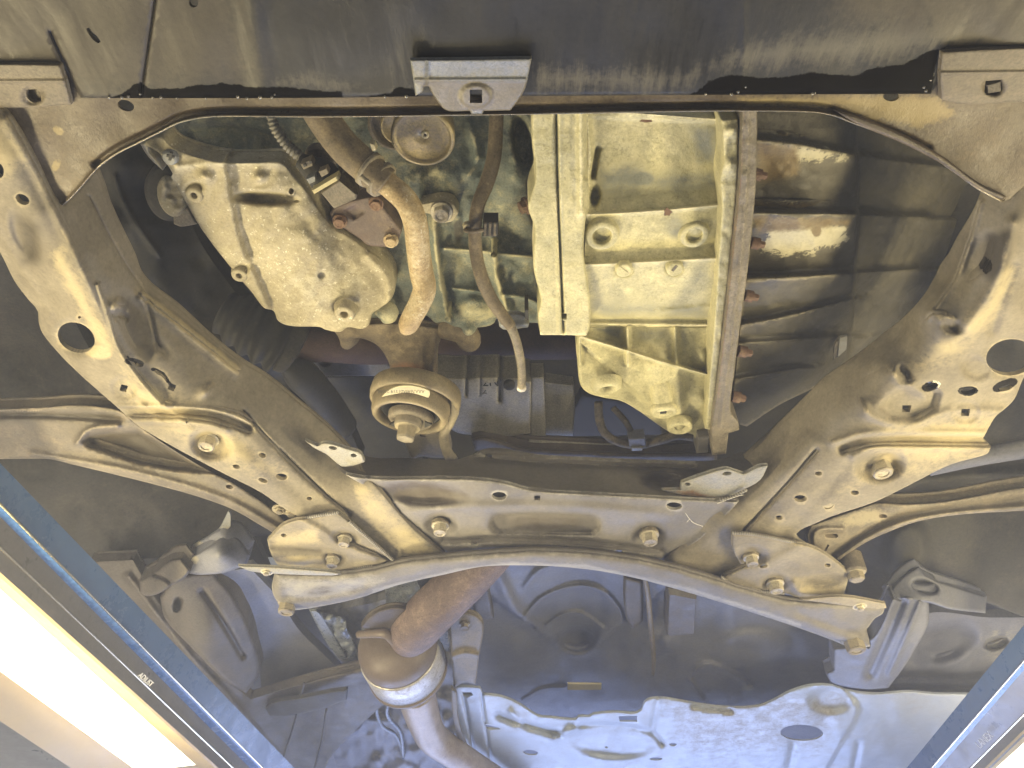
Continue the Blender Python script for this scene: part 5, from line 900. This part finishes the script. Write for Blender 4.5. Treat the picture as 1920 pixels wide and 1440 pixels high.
hs = thing('heat_shield', 'pale silver blue pressed heat shield sheet along the bottom of the picture', 'heat shield', P(1200, 1400, .72))
panel('sheet_panel', hs, [(849, 1290), (866, 1286), (900, 1288), (905, 1300), (940, 1305), (972, 1318), (996, 1334), (1012, 1342), (1035, 1344), (1060, 1347), (1080, 1347), (1085, 1342), (1105, 1342), (1112, 1338), (1150, 1334), (1190, 1336), (1202, 1330), (1208, 1316), (1220, 1309), (1245, 1308), (1280, 1314), (1330, 1322), (1380, 1326), (1425, 1322), (1450, 1312), (1480, 1296), (1520, 1284), (1555, 1284), (1590, 1294), (1640, 1300), (1700, 1296), (1760, 1300), (1960, 1300), (2000, 1470), (1900, 1480), (900, 1480), (880, 1440), (868, 1400), (858, 1350)],
      [(849, 1290, .72), (1000, 1340, .715), (1220, 1310, .72), (1550, 1290, .72), (1950, 1300, .725), (900, 1470, .70), (1400, 1470, .695), (1950, 1470, .70), (1200, 1400, .705)], M['shield'], step=5, thick=.003, roll=(3, .004),
      feats=[('ridge', [(868, 1300), (890, 1420)], 3, .006), ('ridge', [(902, 1300), (922, 1440)], 3, .005), ('ridge', [(935, 1342), (960, 1352), (1000, 1364), (1050, 1378)], 6, .014), ('ridge', [(958, 1335), (972, 1352), (976, 1360)], 6, -.008), ('disc', 1150, 1392, 92, 34, 3, .010, .35), ('ridge', [(1075, 1362), (1150, 1360), (1220, 1374), (1242, 1395)], 5, .010), ('ridge', [(1040, 1385), (1080, 1362)], 6, -.010), ('ridge', [(1235, 1310), (1222, 1370)], 6, .006),
             ('disc', 1560, 1312, 50, 30, 0, .012, .5), ('side', [(1590, 1300), (1610, 1330), (1580, 1390)], 10, -.012), ('flat', [(1300, 1322), (1370, 1332)], 4, .008, 4), ('ridge', [(1490, 1395), (1480, 1440)], 8, .006), ('ridge', [(1610, 1395), (1600, 1450)], 6, .006), ('lump', .006, 60)],
      holes=[ell(1503, 1374, 40, 15, 2), [(866, 1298), (884, 1298), (887, 1304), (868, 1304)], [(908, 1358), (935, 1364), (938, 1368), (912, 1365)], ell(995, 1411, 14, 5, 6), [(1160, 1343), (1195, 1342), (1194, 1353), (1162, 1353)], ell(1230, 1423, 12, 3, 0), ell(1137, 1401, 3, 2), ell(1262, 1396, 7, 3)],
      stain_shading=[('s2', 'poly', [(1240, 1300), (1600, 1290), (1560, 1420), (1300, 1420), (1240, 1380)], 60, .55)])
for k, (x, y) in enumerate(((896, 1400), (912, 1414))): block('clip', hs, [(x - 10, y - 3), (x + 8, y), (x + 10, y + 6), (x - 8, y + 4)], .702, .004, M['plate'])
block('clip', hs, [(868, 1296), (886, 1296), (888, 1304), (870, 1304)], .716, .004, M['plate'])

# right side sill member and floor
sm = thing('sill_member', 'grey brown folded chassis member slanting down behind the right gusset', 'chassis member', P(1640, 1220, .70))
panel('member', sm, [(1672, 1122), (1700, 1118), (1740, 1122), (1742, 1140), (1740, 1170), (1720, 1210), (1690, 1258), (1665, 1290), (1620, 1292), (1560, 1280), (1548, 1262), (1562, 1255), (1562, 1215), (1600, 1210), (1640, 1190)], [(1672, 1122, .70), (1740, 1130, .70), (1640, 1240, .69), (1690, 1258, .70), (1562, 1215, .72), (1560, 1280, .71), (1690, 1180, .68)], M['tunnel'], step=4, thick=.03, roll=(5, .008),
      feats=[('ridge', [(1690, 1130), (1660, 1200), (1632, 1262)], 10, .012), ('ridge', [(1725, 1130), (1700, 1190), (1668, 1262)], 6, -.008)], holes=[ell(1684, 1121, 9, 6, 30), ell(1628, 1208, 5, 9)])
panel('upper_horn', sm, [(1660, 1118), (1690, 1082), (1722, 1060), (1742, 1082), (1780, 1096), (1850, 1118), (1848, 1150), (1780, 1142), (1740, 1130), (1700, 1128)], [(1660, 1118, .72), (1722, 1060, .75), (1850, 1130, .74), (1740, 1130, .69)], M['tunnel'], step=4, thick=.02, roll=(5, .008), feats=[('disc', 1735, 1100, 30, 16, 15, .02, .6)])
fr = thing('floor_side', 'grey blue car floor section with round recess near the right runway', 'floor panel', P(1800, 1260, .78))
panel('pressing', fr, [(1640, 1200), (1740, 1150), (1860, 1158), (2260, 1150), (2260, 1330), (1900, 1345), (1560, 1320), (1560, 1270)], [(1640, 1200, .80), (2040, 1150, .80), (2040, 1330, .76), (1560, 1300, .76), (1800, 1240, .79)], M['tunnel'], step=5, thick=.02, feats=[('disc', 1770, 1205, 80, 44, -20, .022, .7), ('ridge', [(1660, 1268), (1840, 1272), (2000, 1272)], 8, .014), ('ridge', [(1660, 1292), (1840, 1296), (2000, 1300)], 8, .012), ('disc', 1868, 1206, 26, 14, -15, .02, .4), ('lump', .008, 60)], stain_shading=[('s2', 'disc', (1880, 1210, 60, 40, 0, 1), 1, .4)])
# left side: sill, strut and clutter
sl = thing('sill_box', 'brown tapered box section and floor edge beside the blue runway', 'chassis member', P(350, 1180, .72))
panel('box', sl, [(330, 1080), (400, 1072), (440, 1120), (480, 1210), (488, 1260), (462, 1300), (420, 1275), (360, 1215), (310, 1160), (300, 1120)], [(330, 1080, .70), (400, 1072, .72), (480, 1230, .72), (462, 1300, .68), (310, 1160, .69), (400, 1180, .675)], M['sill'], step=5, thick=.05, roll=(8, .012), feats=[('disc', 333, 1133, 9, 16, 15, .02, .4), ('ridge', [(380, 1110), (420, 1170), (455, 1230)], 5, .010)])
panel('floor_edge', sl, [(170, 1052), (250, 1048), (300, 1130), (380, 1230), (470, 1310), (640, 1260), (720, 1240), (740, 1300), (620, 1420), (600, 1480), (520, 1470), (420, 1340), (300, 1200)], [(170, 1052, .72), (300, 1150, .72), (470, 1310, .70), (720, 1250, .74), (600, 1470, .70), (400, 1320, .69)], M['sill'], step=5, thick=.02, roll=(3, .004), feats=[('ridge', [(470, 1302), (580, 1280), (700, 1256)], 8, -.012), ('ridge', [(240, 1080), (340, 1210), (440, 1320), (520, 1420)], 7, -.008), ('lump', .010, 50)])
panel('shade_sheet', sl, [(498, 1330), (512, 1316), (560, 1308), (620, 1296), (652, 1292), (650, 1312), (600, 1330), (540, 1342), (506, 1342)], .688, M['dark'], step=5, thick=.006, roll=(6, .004))  # dark sheet added in place of a shaded spot; no such part
panel('side_plate', sl, [(400, 1072), (470, 1066), (520, 1120), (560, 1180), (620, 1240), (640, 1262), (560, 1282), (490, 1298), (484, 1240), (440, 1130)], [(400, 1072, .74), (520, 1110, .78), (640, 1262, .78), (490, 1298, .74)], M['tunnel'], step=6, thick=.02, feats=[('lump', .008, 50)])
for (a, b) in (((570, 1280), (530, 1425)), ((612, 1330), (590, 1440))):
    tube('drain_wire', sl, [(a[0], a[1], .70, 2.2), ((a[0]+b[0])/2 + 3, (a[1]+b[1])/2, .69, 2.2), (b[0], b[1], .685, 2.2)], M['dark'], seg=8)
st = thing('tie_strut', 'grey strut and folded bracket at the edge of the left wheel liner', 'strut', P(360, 1070, .70))
panel('strut', st, [(352, 1048), (395, 1022), (420, 1000), (445, 1006), (470, 1040), (462, 1060), (420, 1074), (380, 1078), (352, 1078)], [(352, 1048, .715), (430, 1000, .74), (470, 1050, .72), (380, 1078, .70), (410, 1040, .695)], M['tunnel'], step=4, thick=.03, roll=(6, .010), stain_shading=[('s2', 'disc', (362, 1050, 14, 10, 0, .8), 1, .6)])
panel('lug', st, [(285, 1075), (318, 1050), (340, 1046), (358, 1070), (345, 1085), (322, 1098), (300, 1112), (275, 1118), (262, 1110), (262, 1088)], [(285, 1075, .70), (340, 1046, .70), (275, 1118, .695), (322, 1090, .682)], M['sill'], step=4, thick=.03, roll=(6, .010), feats=[('ridge', [(290, 1078), (312, 1086), (325, 1098)], 4, .010)])
panel('shard', st, [(428, 958), (432, 965), (432, 988), (412, 1005), (404, 1020), (392, 1018), (402, 1004), (412, 990), (420, 975)], .745, M['bracket'], step=4, thick=.004)
cl = thing('brake_hose_cluster', 'bunch of shiny bluish pipes and clips behind the converter', 'pipes', P(700, 1280, .78))
panel('back_plate', cl, [(578, 1142), (640, 1140), (700, 1130), (760, 1110), (800, 1095), (840, 1110), (850, 1190), (850, 1300), (860, 1400), (880, 1460), (640, 1460), (620, 1400), (720, 1320), (690, 1260), (640, 1240), (610, 1190)], [(578, 1142, .80), (800, 1095, .84), (860, 1460, .72), (640, 1460, .72), (690, 1260, .79), (850, 1250, .80)], M['tunnel'], step=5, thick=.02, feats=[('lump', .03, 40), ('lump', .008, 15)])
panel('shield_strip', cl, [(580, 1144), (596, 1146), (620, 1180), (640, 1214), (652, 1234), (636, 1238), (614, 1208), (594, 1172)], .775, M['clutter'], step=4, thick=.004, roll=(3, .004))
panel('foil', cl, [(600, 1150), (648, 1162), (650, 1180), (660, 1200), (672, 1230), (684, 1262), (700, 1290), (712, 1318), (690, 1312), (668, 1270), (648, 1226), (626, 1190)], .785, M['clutter'], step=4, thick=.004, feats=[('lump', .03, 22), ('lump', .012, 10)])
panel('foil', cl, [(810, 1168), (838, 1160), (842, 1220), (818, 1224)], .79, M['clutter'], step=4, thick=.004, feats=[('lump', .012, 16)])
panel('foil', cl, [(722, 1096), (780, 1088), (790, 1110), (740, 1140), (724, 1136)], .79, M['clutter'], step=4, thick=.004, feats=[('lump', .012, 16)])
for k, pts in enumerate(([(712, 1300), (706, 1330), (716, 1360), (740, 1376), (752, 1400), (760, 1450)], [(730, 1310), (726, 1340), (750, 1372), (756, 1420)])):
    tube('pipe', cl, [(x, y, .74 - .004 * k, 3.6) for x, y in pts], M['clutter'], seg=10)

# ================================================================== lift runways with their lamps
def line_pts(x0, y0, x1, y1, Z, a=-1.0, b=1.5):
    p, q = P(x0, y0, Z), P(x1, y1, Z); d = (q - p).normalized(); return p + d * a, q + d * b
def strip(name, parent, l0, l1, mat, thick=.004, n=40, label=None):
    """a long steel strip between two edges, with thickness towards the outside"""
    a0, a1 = l0; b0, b1 = l1
    V = []; s = np.linspace(0, 1, n)
    nrm = (a1 - a0).cross(b0 - a0).normalized()
    mid = (a0 + b1) / 2
    if nrm.dot(mid - Vector((0, 0, CAM_Z))) < 0: nrm = -nrm
    for t in s:
        for q in (a0.lerp(a1, t), b0.lerp(b1, t)): V.append(q)
    for v in list(V): V.append(v + nrm * thick)
    F = []; m = 2 * n
    for i in range(n - 1):
        a, b, c, d = 2*i, 2*i+1, 2*i+3, 2*i+2
        F += [[a, b, c, d], [m+d, m+c, m+b, m+a], [a, d, m+d, m+a], [b, m+b, m+c, c]]
    F += [[0, m, m+1, 1], [m-2, m-1, 2*m-1, 2*m-2]]
    return obj(name, [tuple(v) for v in V], F, mat, parent, False, label)
def runway(label, lines, Zs, txt, tp, ext=0):
    L = [line_pts(*l, z) for l, z in zip(lines, Zs)]
    t = thing('lift_runway', label, 'lift runway', L[0][0].lerp(L[0][1], .4))
    strip('side_web', t, L[0], L[1], M['blue'])
    strip('folded_lip', t, L[1], L[2], M['blue_lit'])
    strip('lower_web', t, L[2], L[3], M['greypaint'])
    strip('under_flange', t, L[3], L[4], M['greypaint'])
    strip('lamp_bezel', t, L[4], L[5], M['trough'])
    if len(L) > 6:
        l5, l6 = line_pts(*lines[5], Zs[5], -1.0, -.02 + ext), line_pts(*lines[6], Zs[6], -1.0, .02 + ext)
        strip('lamp_diffuser', t, l5, l6, M['lamp'])
        strip('lamp_end_cap', t, (l5[1], l5[1] + (L[5][1] - L[5][0]).normalized() * .05), (l6[1], l6[1] + (L[5][1] - L[5][0]).normalized() * .05), M['trough'], n=3)
        strip('outer_bezel', t, L[6], L[7], M['trough'])
        strip('outer_flange', t, L[7], L[8], M['greypaint'])
    e = tube_w('glint_bead', t, L[1], .0018); e = tube_w('glint_bead', t, L[3], .0022)  # beads added along the edges to show a bright lamp line
    if txt: writing('chalk_writing', t, txt, tp[0], tp[1], tp[2], M['white'])
    return t
def tube_w(name, parent, l, r):
    V, F = sweep(np.array([tuple(l[0].lerp(l[1], s)) for s in np.linspace(0, 1, 30)]), np.full(30, r), 8)
    return obj(name, V, F, M['polished'], parent)
M['blue_lit'] = grime('lit_blue_paint', (.07, .19, .46), (.08, .20, .48), dust=(.12, .22, .40), dust_amt=.0, rough=.25, scale=6, bump=.04, spec=.7)  # brighter copy of the runway blue holds the lip's highlight
runway('blue steel lift runway with a bright lamp trough at lower left',
       [(0, 868, 552, 1440), (0, 945, 493, 1440), (0, 967, 470, 1440), (0, 1027, 437, 1440), (0, 1073, 410, 1440), (0, 1096, 380, 1440), (0, 1258, 250, 1440), (0, 1352, 133, 1440), (0, 1460, 0, 1462)][:8] + [(-100, 1420, -60, 1446)],
       [.60, .565, .56, .53, .508, .520, .520, .487, .487], 'ADJUST', (P(258, 1268, .5225), P(290, 1296, .5225), .012))
runway('blue grey lift runway edge with a lamp glow at lower right',
       [(1920, 1172, 1700, 1440), (1920, 1240, 1747, 1440), (1920, 1256, 1760, 1440), (1920, 1340, 1820, 1440), (1920, 1375, 1853, 1440), (1920, 1393, 1868, 1440), (2060, 1440, 2000, 1510), (2160, 1460, 2100, 1540), (2260, 1460, 2200, 1540)],
       [.60, .565, .56, .53, .508, .520, .520, .487, .487], 'LANEX', (P(1838, 1404, .5275), P(1868, 1378, .5275), .019), .10)

# ================================================================== drips and cobwebs
dm = plain('oil_drip', (.35, .33, .28), .08, .6)
Vd, Fd = lathe_data([(.4, -.6), (.85, -.1), (1, .3), (.8, .9), (.35, 1.3), (.05, 1.4)], 10)
drip = unit_mesh('oil_drip', Vd, Fd, dm, lambda me: [True] * len(me.polygons))
for (x, y, r) in ((205, 182, 3), (229, 182, 3.2), (241, 180, 3), (263, 176, 2.4), (266, 152, 1.8), (286, 183, 2.5), (302, 182, 3.2), (332, 184, 2), (386, 184, 2.2), (446, 181, 3.4), (463, 184, 3), (488, 182, 4), (510, 182, 3), (515, 177, 2), (722, 181, 3), (762, 180, 4), (1323, 176, 3), (1371, 176, 3.4), (1384, 172, 3), (1398, 163, 2.4), (1523, 175, 3), (1528, 174, 2), (1732, 163, 2.8), (1736, 170, 3), (1745, 150, 2.4)):
    put('oil_drip', drip, val, x, y, .6335, r)
wm = plain('cobweb_silk', (.75, .72, .62), .9)
def web(label, lines, Z):
    t = thing('cobweb', label, 'cobweb', P(lines[0][0][0], lines[0][0][1], Z))
    for L in lines: tube('strand', t, [(x, y, Z, .4) for x, y in L], wm, seg=6, n=5)
web('white cobweb strands stuck to the right end of the cross beam', [[(1285, 962), (1292, 972), (1300, 980), (1318, 987)], [(1288, 979), (1293, 973)]], .640)
web('thin cobweb line across the right weld tab', [[(1345, 944), (1362, 938), (1378, 932), (1394, 928)]], .650)

# ================================================================== added haze volume, stands in for veiling glare of the lens
hv = bpy.data.materials.new('glare_haze'); hv.use_nodes = True; hn = hv.node_tree
for n_ in list(hn.nodes):
    if n_.type == 'BSDF_PRINCIPLED': hn.nodes.remove(n_)
pv = hn.nodes.new('ShaderNodeVolumePrincipled'); pv.inputs['Color'].default_value = (.74, .80, 1.0, 1); pv.inputs['Density'].default_value = HAZE; pv.inputs['Anisotropy'].default_value = .35
hn.links.new(pv.outputs['Volume'], hn.nodes['Material Output'].inputs['Volume'])
X0, X1, Y0, Y1, Z0, Z1 = -2.6, 2.6, -.7, 6.4, CAM_Z - 1.2, CAM_Z + 1.25
hz = obj('haze', [(X0, Y0, Z0), (X1, Y0, Z0), (X1, Y1, Z0), (X0, Y1, Z0), (X0, Y0, Z1), (X1, Y0, Z1), (X1, Y1, Z1), (X0, Y1, Z1)], [[0, 3, 2, 1], [4, 5, 6, 7], [0, 1, 5, 4], [1, 2, 6, 5], [2, 3, 7, 6], [3, 0, 4, 7]], hv, None, False)
hz['kind'] = 'stuff'; hz['label'] = 'thin pale blue haze added in place of lens glare'
for o_ in list(bpy.data.objects):
    g_ = {'lift_runway': 'lift runways either side of the car', 'control_arm': 'front suspension arms', 'wheel_liner': 'wheel arch liners', 'corner_bracket': 'brackets at the ends of the front edge', 'cobweb': 'cobwebs on the subframe'}.get(o_.name.split('.')[0])
    if g_ and o_.parent is None: o_['group'] = g_
